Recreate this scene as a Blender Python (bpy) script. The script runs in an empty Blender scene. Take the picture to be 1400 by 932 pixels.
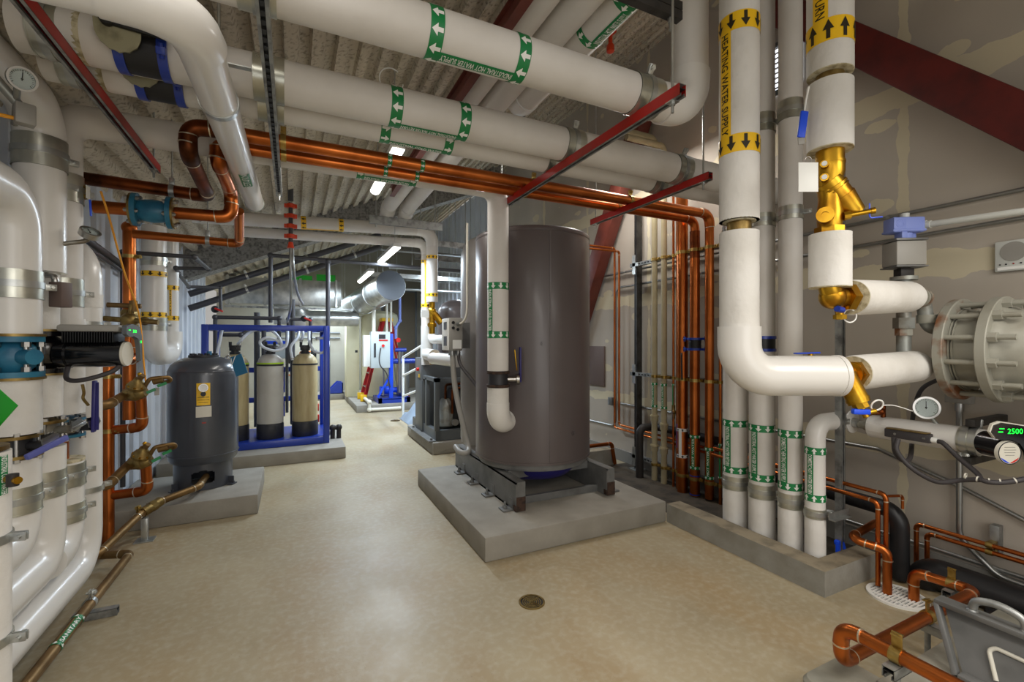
import bpy, bmesh, math, random
from math import sin, cos, pi, radians, sqrt, atan2
from mathutils import Vector as V, Matrix
random.seed(7)
S = bpy.context.scene
COL = S.collection
# ---- the camera's measurements: 16 mm lens, 1.5 m above the floor, turned 25.75 degrees off the room's long axis
F, EYE, YAW = 622.0, 1.5, radians(25.75)
FX, FY = sin(YAW), cos(YAW)
def ray(u, v):
    d = (u - 700) / F
    return FX + FY * d, FY - FX * d, (466 - v) / F
def onZ(u, v, z=0.0):
    a, b, c = ray(u, v); t = (z - EYE) / c
    return V((a * t, b * t, z))
def onX(u, v, x):
    a, b, c = ray(u, v); t = x / a
    return V((x, b * t, EYE + c * t))
def onY(u, v, y):
    a, b, c = ray(u, v); t = y / b
    return V((a * t, y, EYE + c * t))
def onD(u, v, d):
    a, b, c = ray(u, v)
    return V((a * d, b * d, EYE + c * d))

# ------------------------------------------------------------------ mesh building
def basis(d):
    d = V(d).normalized()
    r = V((0, 0, 1)) if abs(d.z) < 0.9 else V((1, 0, 0))
    a = d.cross(r).normalized()
    return a, d.cross(a).normalized(), d

class MB:
    def __init__(s): s.v = []; s.f = []; s.m = []
    def add(s, vs, fs, mat=0):
        o = len(s.v)
        s.v += [V(p) for p in vs]
        s.f += [tuple(i + o for i in f) for f in fs]
        s.m += [mat] * len(fs)
        return s
    def grid(s, rings, closed=True, cap=True, mat=0, loop=False):
        n = len(rings[0]); vs = [p for r in rings for p in r]; fs = []
        m = len(rings)
        for i in range(m if loop else m - 1):
            for j in range(n if closed else n - 1):
                a, b = i * n + j, i * n + (j + 1) % n
                i2 = (i + 1) % m
                c, d = i2 * n + (j + 1) % n, i2 * n + j
                fs.append((a, b, c, d))
        if cap and closed and not loop:
            fs.append(tuple(range(n))[::-1]); fs.append(tuple((m - 1) * n + j for j in range(n)))
        return s.add(vs, fs, mat)
    def box(s, c, size, bev=0.0, rot=None, mat=0):
        bm = bmesh.new()
        bmesh.ops.create_cube(bm, size=1.0)
        for q in bm.verts: q.co = V((q.co.x * size[0], q.co.y * size[1], q.co.z * size[2]))
        if bev > 0:
            bmesh.ops.bevel(bm, geom=bm.edges[:], offset=min(bev, min(size) * .45), segments=2, affect='EDGES', profile=.5)
        M = rot if rot is not None else Matrix.Identity(3)
        bm.verts.index_update()
        vs = [M @ q.co + V(c) for q in bm.verts]
        fs = [tuple(q.index for q in f.verts) for f in bm.faces]
        bm.free()
        return s.add(vs, fs, mat)
    def bb(s, lo, hi, bev=0.0, mat=0):
        lo, hi = V(lo), V(hi)
        return s.box((lo + hi) / 2, hi - lo, bev, None, mat)
    def bar(s, p0, p1, w, h, bev=0.0, mat=0, up=(0, 0, 1)):
        p0, p1 = V(p0), V(p1); d = (p1 - p0); L = d.length; d.normalize()
        up = V(up)
        if abs(d.dot(up)) > .98: up = V((1, 0, 0))
        x = d.cross(up).normalized(); z = x.cross(d)
        M = Matrix((x, d, z)).transposed()
        return s.box((p0 + p1) / 2, (w, L, h), bev, M, mat)
    def cyl(s, p0, p1, r0, r1=None, n=24, cap=True, mat=0):
        if r1 is None: r1 = r0
        p0, p1 = V(p0), V(p1)
        a, b, d = basis(p1 - p0)
        R = [[p + (a * cos(2 * pi * j / n) + b * sin(2 * pi * j / n)) * r for j in range(n)] for p, r in ((p0, r0), (p1, r1))]
        return s.grid(R, True, cap, mat)
    def ring(s, p, d, r0, r1, w, n=32, mat=0):
        """flat ring (washer, flange): inner radius r0, outer r1, thickness w centred on p"""
        a, b, d = basis(d); p = V(p)
        prof = [(r0, -w / 2), (r1, -w / 2), (r1, w / 2), (r0, w / 2)]
        R = [[p + (a * cos(2 * pi * j / n) + b * sin(2 * pi * j / n)) * r + d * z for r, z in prof] for j in range(n)]
        return s.grid(R, True, False, mat, loop=True)
    def lathe(s, prof, c=(0, 0, 0), ax=(0, 0, 1), n=40, mat=0):
        a, b, d = basis(ax); c = V(c)
        R = [[c + (a * cos(2 * pi * j / n) + b * sin(2 * pi * j / n)) * r + d * z for j in range(n)] for r, z in prof]
        return s.grid(R, True, True, mat)
    def sweep(s, pts, r, n=16, cap=True, mat=0, loop=False):
        pts = [V(p) for p in pts]
        m = len(pts)
        rs = r if isinstance(r, (list, tuple)) else [r] * m
        T = []
        for i in range(m):
            if loop: t = pts[(i + 1) % m] - pts[i - 1]
            elif i == 0: t = pts[1] - pts[0]
            elif i == m - 1: t = pts[-1] - pts[-2]
            else: t = (pts[i + 1] - pts[i]).normalized() + (pts[i] - pts[i - 1]).normalized()
            T.append(t.normalized())
        a = basis(T[0])[0]
        R = []
        for i in range(m):
            a = (a - T[i] * a.dot(T[i])).normalized()
            b = T[i].cross(a)
            k = rs[i]
            R.append([pts[i] + (a * cos(2 * pi * j / n) + b * sin(2 * pi * j / n)) * k for j in range(n)])
        return s.grid(R, True, cap, mat, loop)
    def tube(s, path, r, fil=0.0, n=16, cap=True, mat=0):
        return s.sweep(fillet(path, fil), r, n, cap, mat)
    def torus(s, c, ax, R, r, n=32, k=10, mat=0, a0=0.0, a1=2 * pi):
        a, b, d = basis(ax); c = V(c)
        full = abs(a1 - a0 - 2 * pi) < 1e-4
        pts = [c + (a * cos(a0 + (a1 - a0) * j / n) + b * sin(a0 + (a1 - a0) * j / n)) * R for j in range(n if full else n + 1)]
        return s.sweep(pts, r, k, True, mat, loop=full)
    def ball(s, c, r, sc=(1, 1, 1), n=20, k=12, mat=0):
        c = V(c)
        R = []
        for i in range(k + 1):
            t = pi * i / k; q = max(sin(t), 1e-3)
            R.append([c + V((q * cos(2 * pi * j / n) * r * sc[0], q * sin(2 * pi * j / n) * r * sc[1], -cos(t) * r * sc[2])) for j in range(n)])
        return s.grid(R, True, True, mat)
    def prism(s, poly, o, ux, uy, dep, mat=0):
        """polygon (x, y) in the plane o + x*ux + y*uy, thickened along the vector dep"""
        o, ux, uy, dep = V(o), V(ux), V(uy), V(dep)
        A = [o + ux * x + uy * y for x, y in poly]
        return s.grid([A, [p + dep for p in A]], True, True, mat)
    def hexnut(s, p0, p1, r, mat=0):
        return s.cyl(p0, p1, r, n=6, mat=mat)
    def text(s, body, o, ux, uy, h, w=None, mat=0, bend=None, align='C'):
        """flat lettering; width w squeezes it; bend(x, y) -> point overrides the plane"""
        vs, fs = text2d(body)
        if not vs: return s
        x0 = min(p[0] for p in vs); x1 = max(p[0] for p in vs); y0 = min(p[1] for p in vs); y1 = max(p[1] for p in vs)
        k = h / (y1 - y0); kx = (w / (x1 - x0)) if w else k
        cx = (x0 + x1) / 2 if align == 'C' else x0
        q = [((p[0] - cx) * kx, (p[1] - (y0 + y1) / 2) * k) for p in vs]
        if bend: P = [bend(x, y) for x, y in q]
        else: P = [V(o) + V(ux) * x + V(uy) * y for x, y in q]
        return s.add(P, fs, mat)
    def obj(s, name, mats, parent=None, label=None, sharp=38):
        if not isinstance(mats, (list, tuple)): mats = [mats]
        off = root_loc(parent)
        me = bpy.data.meshes.new(name)
        me.from_pydata([p - off for p in s.v], [], s.f)
        me.polygons.foreach_set('use_smooth', [True] * len(s.f))
        me.polygons.foreach_set('material_index', s.m)
        for m in mats: me.materials.append(m)
        bm = bmesh.new(); bm.from_mesh(me)
        bmesh.ops.recalc_face_normals(bm, faces=bm.faces[:])
        bm.to_mesh(me); bm.free()
        me.set_sharp_from_angle(angle=radians(sharp))
        me.update()
        o = bpy.data.objects.new(name, me)
        COL.objects.link(o)
        if parent: o.parent = parent
        if label: o['label'] = label
        return o

def root_loc(p):
    o = V((0, 0, 0))
    while p is not None:
        o = o + p.location; p = p.parent
    return o

_tc = {}
def text2d(body):
    if body not in _tc:
        cu = bpy.data.curves.new('lettering', 'FONT'); cu.body = body; cu.resolution_u = 2; cu.offset = 0 if body.isdigit() else .014
        ob = bpy.data.objects.new('lettering', cu); COL.objects.link(ob)
        dg = bpy.context.evaluated_depsgraph_get(); dg.update()
        me = bpy.data.meshes.new_from_object(ob.evaluated_get(dg))
        _tc[body] = ([tuple(q.co) for q in me.vertices], [tuple(p.vertices) for p in me.polygons])
        bpy.data.meshes.remove(me)
        bpy.data.objects.remove(ob); bpy.data.curves.remove(cu)
    return _tc[body]

def fillet(path, r, k=8):
    path = [V(p) for p in path]
    if r <= 0 or len(path) < 3: return path
    out = [path[0]]
    for i in range(1, len(path) - 1):
        A, B, C = path[i - 1], path[i], path[i + 1]
        u, w = (A - B), (C - B)
        lu, lw = u.length, w.length
        u.normalize(); w.normalize()
        ang = u.angle(w)
        if ang > pi - .05: out.append(B); continue
        t = min(r / math.tan(ang / 2), lu * (.999 if i == 1 else .499), lw * (.999 if i == len(path) - 2 else .499))
        rr = t * math.tan(ang / 2)
        bis = (u + w).normalized(); c = B + bis * (rr / sin(ang / 2))
        p, q = B + u * t - c, B + w * t - c
        tot = p.angle(q)
        axis = p.cross(q).normalized()
        for j in range(k + 1):
            out.append(c + Matrix.Rotation(tot * j / k, 3, axis) @ p)
    out.append(path[-1])
    return out

def arcs(path, r, k=8):
    """the fillet arcs alone, one list of points for every corner"""
    path = [V(p) for p in path]; res = []
    for i in range(1, len(path) - 1):
        f = fillet(path, r, k)
        break
    else: return res
    n = 1
    for i in range(1, len(path) - 1):
        u, w = (path[i - 1] - path[i]).normalized(), (path[i + 1] - path[i]).normalized()
        if u.angle(w) > pi - .05: n += 1; continue
        res.append(f[n:n + k + 1]); n += k + 1
    return res

def spline(pts, k=6):
    """Catmull-Rom through the points"""
    P = [V(p) for p in pts]; P = [P[0] * 2 - P[1]] + P + [P[-1] * 2 - P[-2]]
    out = []
    for i in range(1, len(P) - 2):
        for j in range(k):
            t = j / k; a, b, c, d = P[i - 1:i + 3]
            out.append(.5 * ((2 * b) + (c - a) * t + (2 * a - 5 * b + 4 * c - d) * t * t + (3 * b - a - 3 * c + d) * t ** 3))
    out.append(P[-2])
    return out

def thing(name, label, cat, loc=(0, 0, 0), group=None):
    o = bpy.data.objects.new(name, None)
    o.empty_display_size = .1
    COL.objects.link(o)
    o.location = loc; o['label'] = label; o['category'] = cat
    if group: o['group'] = group
    return o
def tag(o, label, cat, group=None):
    o['label'] = label; o['category'] = cat
    if group: o['group'] = group
    return o
def struct(o): o['kind'] = 'structure'; return o

# ------------------------------------------------------------------ materials
def lin(c):
    def g(x): return x / 12.92 if x <= .04045 else ((x + .055) / 1.055) ** 2.4
    return tuple(g(x / 255.0) for x in c) + (1.0,)
def mat(name, rgb, rough=.5, metal=0.0, rgb2=None, scale=6.0, lo=.45, hi=.65, bump=0.0, bscale=40.0, rvar=0.0, coat=0.0, detail=5.0, stretch=None, emit=None, spec=.5):
    m = bpy.data.materials.new(name); m.use_nodes = True
    nt = m.node_tree; N = nt.nodes; L = nt.links
    b = N['Principled BSDF']
    b.inputs['Base Color'].default_value = lin(rgb)
    b.inputs['Roughness'].default_value = rough
    b.inputs['Metallic'].default_value = metal
    b.inputs['Specular IOR Level'].default_value = spec
    if coat: b.inputs['Coat Weight'].default_value = coat; b.inputs['Coat Roughness'].default_value = .15
    if rgb2 or bump or rvar:
        tc = N.new('ShaderNodeTexCoord'); src = tc.outputs['Object']
        if stretch:
            mp = N.new('ShaderNodeMapping'); mp.inputs['Scale'].default_value = stretch
            L.new(src, mp.inputs['Vector']); src = mp.outputs['Vector']
    if rgb2 or rvar:
        n = N.new('ShaderNodeTexNoise'); n.inputs['Scale'].default_value = scale; n.inputs['Detail'].default_value = detail
        L.new(src, n.inputs['Vector'])
        r = N.new('ShaderNodeValToRGB'); r.color_ramp.elements[0].position = lo; r.color_ramp.elements[1].position = hi
        L.new(n.outputs['Fac'], r.inputs['Fac'])
        if rgb2:
            r.color_ramp.elements[0].color = lin(rgb); r.color_ramp.elements[1].color = lin(rgb2)
            L.new(r.outputs['Color'], b.inputs['Base Color'])
        if rvar:
            mr = N.new('ShaderNodeMapRange'); mr.inputs['To Min'].default_value = max(rough - rvar, .05); mr.inputs['To Max'].default_value = rough + rvar
            L.new(n.outputs['Fac'], mr.inputs['Value']); L.new(mr.outputs['Result'], b.inputs['Roughness'])
    if bump:
        n2 = N.new('ShaderNodeTexNoise'); n2.inputs['Scale'].default_value = bscale; n2.inputs['Detail'].default_value = 4
        L.new(src, n2.inputs['Vector'])
        bp = N.new('ShaderNodeBump'); bp.inputs['Strength'].default_value = bump; bp.inputs['Distance'].default_value = .01
        L.new(n2.outputs['Fac'], bp.inputs['Height']); L.new(bp.outputs['Normal'], b.inputs['Normal'])
    if emit:
        b.inputs['Emission Color'].default_value = lin(emit[0]); b.inputs['Emission Strength'].default_value = emit[1]
    return m

M = {}
def mk(k, *a, **kw): M[k] = mat(k, *a, **kw)
mk('pvc', (222, 219, 213), .3, bump=.04, bscale=14, coat=.25)
mk('jacket', (218, 214, 208), .55, rgb2=(204, 199, 191), scale=3, lo=.35, hi=.75, bump=.12, bscale=22)
mk('canvas', (222, 219, 213), .75, rgb2=(206, 202, 194), scale=4, lo=.4, hi=.7, bump=.35, bscale=26)
mk('canvas_end', (200, 190, 160), .9, rgb2=(150, 138, 105), scale=30, bump=.5, bscale=80)
mk('galv', (196, 198, 194), .32, .8, rgb2=(158, 160, 158), scale=9, lo=.35, hi=.7, rvar=.08)
mk('band', (196, 196, 184), .3, .8, rgb2=(164, 164, 152), scale=6, rvar=.06)
mk('strut', (166, 168, 166), .45, .7, rgb2=(120, 121, 120), scale=12, rvar=.1)
mk('strut_dark', (70, 68, 66), .5, .6, rgb2=(50, 48, 46), scale=10)
mk('red', (178, 22, 16), .4, rgb2=(150, 30, 16), scale=5)
mk('black', (22, 22, 24), .45)
mk('blackgloss', (14, 14, 16), .18, coat=.4)
mk('dark', (42, 42, 46), .5, rgb2=(30, 30, 33), scale=8)
mk('rubber', (58, 54, 55), .6)
mk('copper', (204, 116, 58), .32, 1.0, rgb2=(150, 76, 34), scale=4, lo=.35, hi=.75, rvar=.1, detail=8)
mk('copper_dark', (150, 78, 40), .42, 1.0, rgb2=(70, 42, 26), scale=5, lo=.35, hi=.62, rvar=.1, detail=8)
mk('copper_old', (138, 108, 66), .5, .75, rgb2=(104, 80, 46), scale=6, lo=.35, hi=.7, rvar=.1)
mk('solder', (214, 204, 180), .35, .9)
mk('brass', (192, 148, 44), .34, 1.0, rgb2=(160, 112, 30), scale=8, rvar=.1)
mk('bronze', (150, 128, 78), .45, .9, rgb2=(116, 92, 50), scale=18, rvar=.1)
mk('clampbrass', (190, 164, 100), .35, 1.0, rgb2=(150, 122, 64), scale=14)
mk('yellow', (244, 194, 24), .4)
mk('yellowcord', (236, 160, 30), .5)
mk('green', (16, 124, 66), .4)
mk('greenbright', (20, 150, 30), .45)
mk('white', (235, 235, 230), .45)
mk('offwhite', (214, 210, 196), .55)
mk('printblack', (40, 32, 14), .5)
mk('tank', (92, 83, 82), .36, rgb2=(85, 77, 76), scale=2, lo=.3, hi=.7, bump=.02, bscale=60, coat=.15)
mk('tank_light', (150, 145, 142), .4, rgb2=(138, 134, 131), scale=2)
mk('steelgrey', (116, 116, 114), .45, .2, rgb2=(98, 98, 96), scale=6)
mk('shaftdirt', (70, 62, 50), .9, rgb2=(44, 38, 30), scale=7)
mk('rust', (66, 46, 34), .8, rgb2=(34, 24, 18), scale=30, bump=.3)
mk('bladder', (66, 70, 78), .3, rgb2=(58, 61, 68), scale=3, coat=.35)
mk('blue', (24, 54, 152), .35, coat=.25)
mk('bluebright', (18, 74, 220), .4)
mk('bluehandle', (92, 98, 168), .45)
mk('navy', (44, 40, 110), .4)
mk('valveblue', (42, 112, 140), .42, rgb2=(30, 92, 122), scale=9)
mk('lavender', (124, 140, 206), .5)
mk('concrete', (148, 143, 132), .75, rgb2=(128, 123, 113), scale=5, lo=.3, hi=.75, bump=.12, bscale=60, detail=9)
mk('curb', (154, 152, 144), .8, rgb2=(126, 122, 110), scale=6, lo=.3, hi=.75, bump=.25, bscale=45, detail=9)
mk('curbtop', (138, 126, 104), .85, rgb2=(112, 102, 84), scale=9, bump=.3, bscale=50)
mk('brownsteel', (112, 52, 40), .55, rgb2=(84, 36, 28), scale=4, lo=.4, hi=.7, bump=.05)
mk('primer', (96, 24, 17), .7, rgb2=(70, 18, 13), scale=7, lo=.4, hi=.75, bump=.06)
mk('frpgrey', (178, 174, 164), .5, rgb2=(166, 160, 150), scale=3)
mk('frptan', (180, 164, 122), .4, rgb2=(166, 148, 106), scale=3, stretch=(6, 6, 1))
mk('lime', (168, 204, 40), .5)
mk('hose', (206, 212, 220), .3)
mk('orange', (208, 60, 20), .45)
mk('cream', (216, 212, 180), .5, rgb2=(204, 200, 166), scale=2)
mk('lampglow', (255, 255, 255), .5, emit=((255, 250, 240), 7.0))
mk('lamphouse', (210, 210, 208), .4)
mk('greyplastic', (196, 198, 192), .45)
mk('panelgrey', (150, 147, 140), .45)
mk('cabinet', (186, 196, 198), .45)
mk('darksteel', (92, 96, 98), .45, .3)
mk('gaugeface', (206, 208, 204), .35)
mk('ledgreen', (10, 60, 16), .4, emit=((20, 255, 60), 3.0))
mk('pipegrey', (150, 152, 146), .45, .5, rgb2=(120, 112, 98), scale=10)
mk('exch', (150, 148, 136), .5, .1, rgb2=(134, 130, 116), scale=5, bump=.06)
mk('exchrust', (148, 146, 134), .55, .1, rgb2=(116, 70, 36), scale=8, lo=.5, hi=.66)
mk('stainless', (176, 174, 170), .3, 1.0)
mk('iron', (46, 42, 40), .6, .3)
mk('cpvc', (166, 154, 122), .5, rgb2=(150, 138, 106), scale=4)
mk('pipedark', (66, 66, 70), .4)
mk('conduit', (160, 162, 160), .35, .9)
mk('zinc', (150, 146, 118), .45, .7, rgb2=(116, 112, 88), scale=12)
mk('capgrey', (74, 78, 84), .6)
mk('tarp', (150, 166, 184), .35)
mk('redlight', (205, 30, 24), .4)
mk('teal', (40, 110, 150), .5)
mk('board', (98, 82, 76), .6)

def glass(name):
    m = bpy.data.materials.new(name); m.use_nodes = True
    b = m.node_tree.nodes['Principled BSDF']
    b.inputs['Base Color'].default_value = (.9, .95, .95, 1); b.inputs['Roughness'].default_value = .05
    b.inputs['Transmission Weight'].default_value = 1.0; b.inputs['IOR'].default_value = 1.05
    return m
M['glass'] = glass('gauge_glass')
# ------------------------------------------------------------------ setting
XL, XR, Y0, YB = -1.38, 3.72, -2.6, 13.2
def roof(x): return 2.72 + .42 * (x - XL)

def floor_mat():
    m = bpy.data.materials.new('floor_concrete'); m.use_nodes = True
    nt = m.node_tree; N = nt.nodes; L = nt.links; b = N['Principled BSDF']
    tc = N.new('ShaderNodeTexCoord')
    def noise(sc, det, st=None):
        src = tc.outputs['Object']
        if st:
            mp = N.new('ShaderNodeMapping'); mp.inputs['Scale'].default_value = st; mp.inputs['Rotation'].default_value = (0, 0, .5)
            L.new(src, mp.inputs['Vector']); src = mp.outputs['Vector']
        n = N.new('ShaderNodeTexNoise'); n.inputs['Scale'].default_value = sc; n.inputs['Detail'].default_value = det
        L.new(src, n.inputs['Vector']); return n.outputs['Fac']
    def ramp(f, a, ca, c, cb):
        r = N.new('ShaderNodeValToRGB'); e = r.color_ramp.elements
        e[0].position = a; e[0].color = ca; e[1].position = c; e[1].color = cb
        L.new(f, r.inputs['Fac']); return r.outputs['Color']
    c1 = ramp(noise(.9, 6), .35, lin((168, 155, 127)), .7, lin((144, 131, 104)))
    def mix(f, A, B):
        x = N.new('ShaderNodeMix'); x.data_type = 'RGBA'
        L.new(f, x.inputs['Factor']); L.new(A, x.inputs[6])
        if isinstance(B, tuple): x.inputs[7].default_value = B
        else: L.new(B, x.inputs[7])
        return x.outputs[2]
    w = (1, 1, 1, 1); k = (0, 0, 0, 1)
    c2 = mix(ramp(noise(2.2, 8, (1, .55, 1)), .46, k, .72, (.9, .9, .9, 1)), c1, lin((152, 130, 94)))
    c3 = mix(ramp(noise(26, 6), .45, k, .75, (.35, .35, .35, 1)), c2, lin((186, 180, 164)))
    c4 = mix(ramp(noise(60, 2), .70, k, .76, (.4, .4, .4, 1)), c3, lin((110, 98, 78)))
    L.new(c4, b.inputs['Base Color'])
    b.inputs['Roughness'].default_value = .5
    mr = N.new('ShaderNodeMapRange'); mr.inputs['To Min'].default_value = .32; mr.inputs['To Max'].default_value = .62
    L.new(noise(3, 6), mr.inputs['Value']); L.new(mr.outputs['Result'], b.inputs['Roughness'])
    bp = N.new('ShaderNodeBump'); bp.inputs['Strength'].default_value = .08; bp.inputs['Distance'].default_value = .01
    L.new(noise(40, 5), bp.inputs['Height']); L.new(bp.outputs['Normal'], b.inputs['Normal'])
    return m

def gypsum_mat():
    """grey wallboard with bands of joint compound along the sheet joints and blobs over the screws"""
    m = bpy.data.materials.new('wallboard'); m.use_nodes = True
    nt = m.node_tree; N = nt.nodes; L = nt.links; b = N['Principled BSDF']
    tc = N.new('ShaderNodeTexCoord'); sp = N.new('ShaderNodeSeparateXYZ'); L.new(tc.outputs['Object'], sp.inputs['Vector'])
    def math_(op, a, bb=None):
        x = N.new('ShaderNodeMath'); x.operation = op
        for i, q in enumerate((a, bb)):
            if q is None: continue
            if isinstance(q, (int, float)): x.inputs[i].default_value = q
            else: L.new(q, x.inputs[i])
        return x.outputs[0]
    wob = N.new('ShaderNodeTexNoise'); wob.inputs['Scale'].default_value = 3.2; wob.inputs['Detail'].default_value = 5
    L.new(tc.outputs['Object'], wob.inputs['Vector'])
    w = math_('SUBTRACT', wob.outputs['Fac'], .5)
    def band(coord, pos, half, wamp):
        d = math_('ABSOLUTE', math_('SUBTRACT', coord, pos))
        d = math_('ADD', d, math_('MULTIPLY', w, wamp))
        return math_('LESS_THAN', d, half)
    y, z = sp.outputs['Y'], sp.outputs['Z']
    masks = [band(z, .78, .05, .18), band(z, 1.99, .07, .22), band(z, 3.17, .09, .16)]
    for yy in (1.62, 2.84, 4.06, 5.28, .4, 6.5): masks.append(band(y, yy, .022, .16))
    # screw blobs: cells in a lattice of 0.6 m by 0.3 m
    mp = N.new('ShaderNodeMapping'); mp.inputs['Scale'].default_value = (0, 1.64, 3.3)
    mp.inputs['Location'].default_value = (0, .12, .25)
    L.new(tc.outputs['Object'], mp.inputs['Vector'])
    vo = N.new('ShaderNodeTexVoronoi'); vo.inputs['Scale'].default_value = 1.0; vo.inputs['Randomness'].default_value = .35
    L.new(mp.outputs['Vector'], vo.inputs['Vector'])
    masks.append(math_('LESS_THAN', math_('ADD', vo.outputs['Distance'], math_('MULTIPLY', w, .55)), .13))
    t = masks[0]
    for q in masks[1:]: t = math_('MAXIMUM', t, q)
    t = math_('MULTIPLY', t, .62)
    mix = N.new('ShaderNodeMix'); mix.data_type = 'RGBA'
    g = N.new('ShaderNodeTexNoise'); g.inputs['Scale'].default_value = 1.1; L.new(tc.outputs['Object'], g.inputs['Vector'])
    r = N.new('ShaderNodeValToRGB'); r.color_ramp.elements[0].color = lin((184, 175, 162)); r.color_ramp.elements[1].color = lin((168, 159, 146))
    r.color_ramp.elements[0].position = .35; r.color_ramp.elements[1].position = .65
    L.new(g.outputs['Fac'], r.inputs['Fac'])
    L.new(t, mix.inputs['Factor']); L.new(r.outputs['Color'], mix.inputs[6]); mix.inputs[7].default_value = lin((216, 205, 170))
    L.new(mix.outputs[2], b.inputs['Base Color']); b.inputs['Roughness'].default_value = .85
    return m

def deck_mat():
    m = mat('fireproofed_deck', (196, 186, 166), .95, rgb2=(120, 110, 94), scale=34, lo=.5, hi=.74, bump=.9, bscale=38, detail=10)
    return m
mk('wallpanel', (206, 212, 220), .38, rgb2=(190, 196, 204), scale=1.2, coat=.1)
mk('backwall', (150, 146, 132), .8, rgb2=(138, 132, 118), scale=1.5)
mk('backdark', (112, 102, 86), .8)
mk('spray', (150, 148, 142), .95, rgb2=(104, 102, 98), scale=30, bump=.9, bscale=40, detail=9)
mk('basetrim', (128, 126, 120), .7)

o = MB().bb((XL - .3, Y0, -.15), (XR + .3, YB + .3, 0)).obj('floor', floor_mat()); struct(o)
o = MB().bb((XR, Y0, 0), (XR + .15, 8.2, 5.2)).obj('wall_right', gypsum_mat()); struct(o)
# ribbed metal panels on the left wall
def ribbed(name, x, y0, y1, ztop, sgn, pitch=.30):
    prof = []
    y = y0
    while y < y1:
        for dy, dx in ((0, 0), (.20, 0), (.215, .028), (.265, .028), (.28, 0)):
            prof.append((y + dy * pitch / .30, x + sgn * dx))
        y += pitch
    mb = MB()
    A = [V((xx, yy, 0)) for yy, xx in prof]; B = [V((xx, yy, ztop)) for yy, xx in prof]
    mb.grid([A, B], closed=False, cap=False)
    mb.bb((x - sgn * .06, y0, 0), (x - sgn * .01, y1, ztop))
    return struct(mb.obj(name, M['wallpanel'], sharp=20))
ribbed('wall_left', XL, Y0, 9.4, 3.0, 1)
ribbed('wall_far_side', 3.5, 8.2, YB, 4.6, -1)
o = MB().bb((XL - .3, YB, 0), (XR + .3, YB + .15, 5.2)).obj('wall_back', M['backwall']); struct(o)
# fluted roof deck, flutes along the room, sprayed with fireproofing; it climbs to the right
mb = MB(); prof = []
x = XL - .2
while x < XR + .1:
    for dx, dz in ((0, 0), (.055, 0), (.07, .05), (.125, .05), (.14, 0)):
        prof.append((x + dx, roof(x + dx) + dz))
    x += .155
ys = [Y0 + (YB - Y0) * i / 60 for i in range(61)]
rnd = random.Random(3)
rings = [[V((xx, yy, zz + rnd.uniform(-.008, .008))) for xx, zz in prof] for yy in ys]
mb.grid(rings, closed=False, cap=False)
struct(mb.obj('ceiling', deck_mat(), sharp=60))
mb = MB()
mb.bb((XR - .02, Y0, 0), (XR, 8.2, .14))
struct(mb.obj('baseboard_right', M['basetrim']))

# ------------------------------------------------------------------ concrete pads and the curb
def pad(label, lo, hi):
    o = MB().bb(lo, hi, .012).obj('concrete_pad', M['concrete'])
    return tag(o, label, 'concrete pad')
pad('thick concrete pad carrying the tall grey storage tank on its steel skid', (1.17, 2.845, 0), (2.795, 4.68, .17))
pad('concrete pad under the dark grey bladder tank by the ribbed wall', (-1.345, 4.52, 0), (-.27, 5.5, .17))
pad('concrete pad under the blue framed water softener skid', (-1.345, 6.17, 0), (.615, 7.75, .15))
pad('concrete pad under the grey compressor frame behind the big tank', (1.66, 5.83, 0), (3.3, 7.3, .16))
mb = MB().bb((.5, 12.4, 0), (1.19, 13.19, .15), .01)
o = tag(mb.obj('concrete_pad', M['concrete']), 'low concrete pad at the foot of the far wall under the wall mounted filters', 'concrete pad')
mb = MB().bb((1.2, 9.95, 0), (3.4, 13.19, .15), .01)
tag(mb.obj('concrete_pad', M['concrete']), 'concrete pad under the blue pump skid and red stepladder at the far end', 'concrete pad')

mb = MB()
mb.prism([(2.80, 1.60), (3.36, 1.60), (3.36, 1.72), (2.945, 1.72), (2.945, 2.845), (2.80, 2.845)], (0, 0, 0), (1, 0, 0), (0, 1, 0), (0, 0, .15))
mb.bb((2.80, 4.44, 0), (3.5, 4.56, .19)); 
for i, f in enumerate(mb.f):
    nz = (mb.v[f[1]] - mb.v[f[0]]).cross(mb.v[f[2]] - mb.v[f[1]])
    if abs(nz.z) > .8 * nz.length and min(mb.v[j].z for j in f) > .1: mb.m[i] = 1
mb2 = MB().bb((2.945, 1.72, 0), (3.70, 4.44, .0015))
curb_ = tag(mb.obj('concrete_curb', [M['curb'], M['curbtop']]), 'rough concrete curb around the opening where the white risers come up', 'curb')
mb2.obj('opening_floor', M['shaftdirt'], curb_)  # thin dark brown sheet over the floor inside the curb
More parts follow.
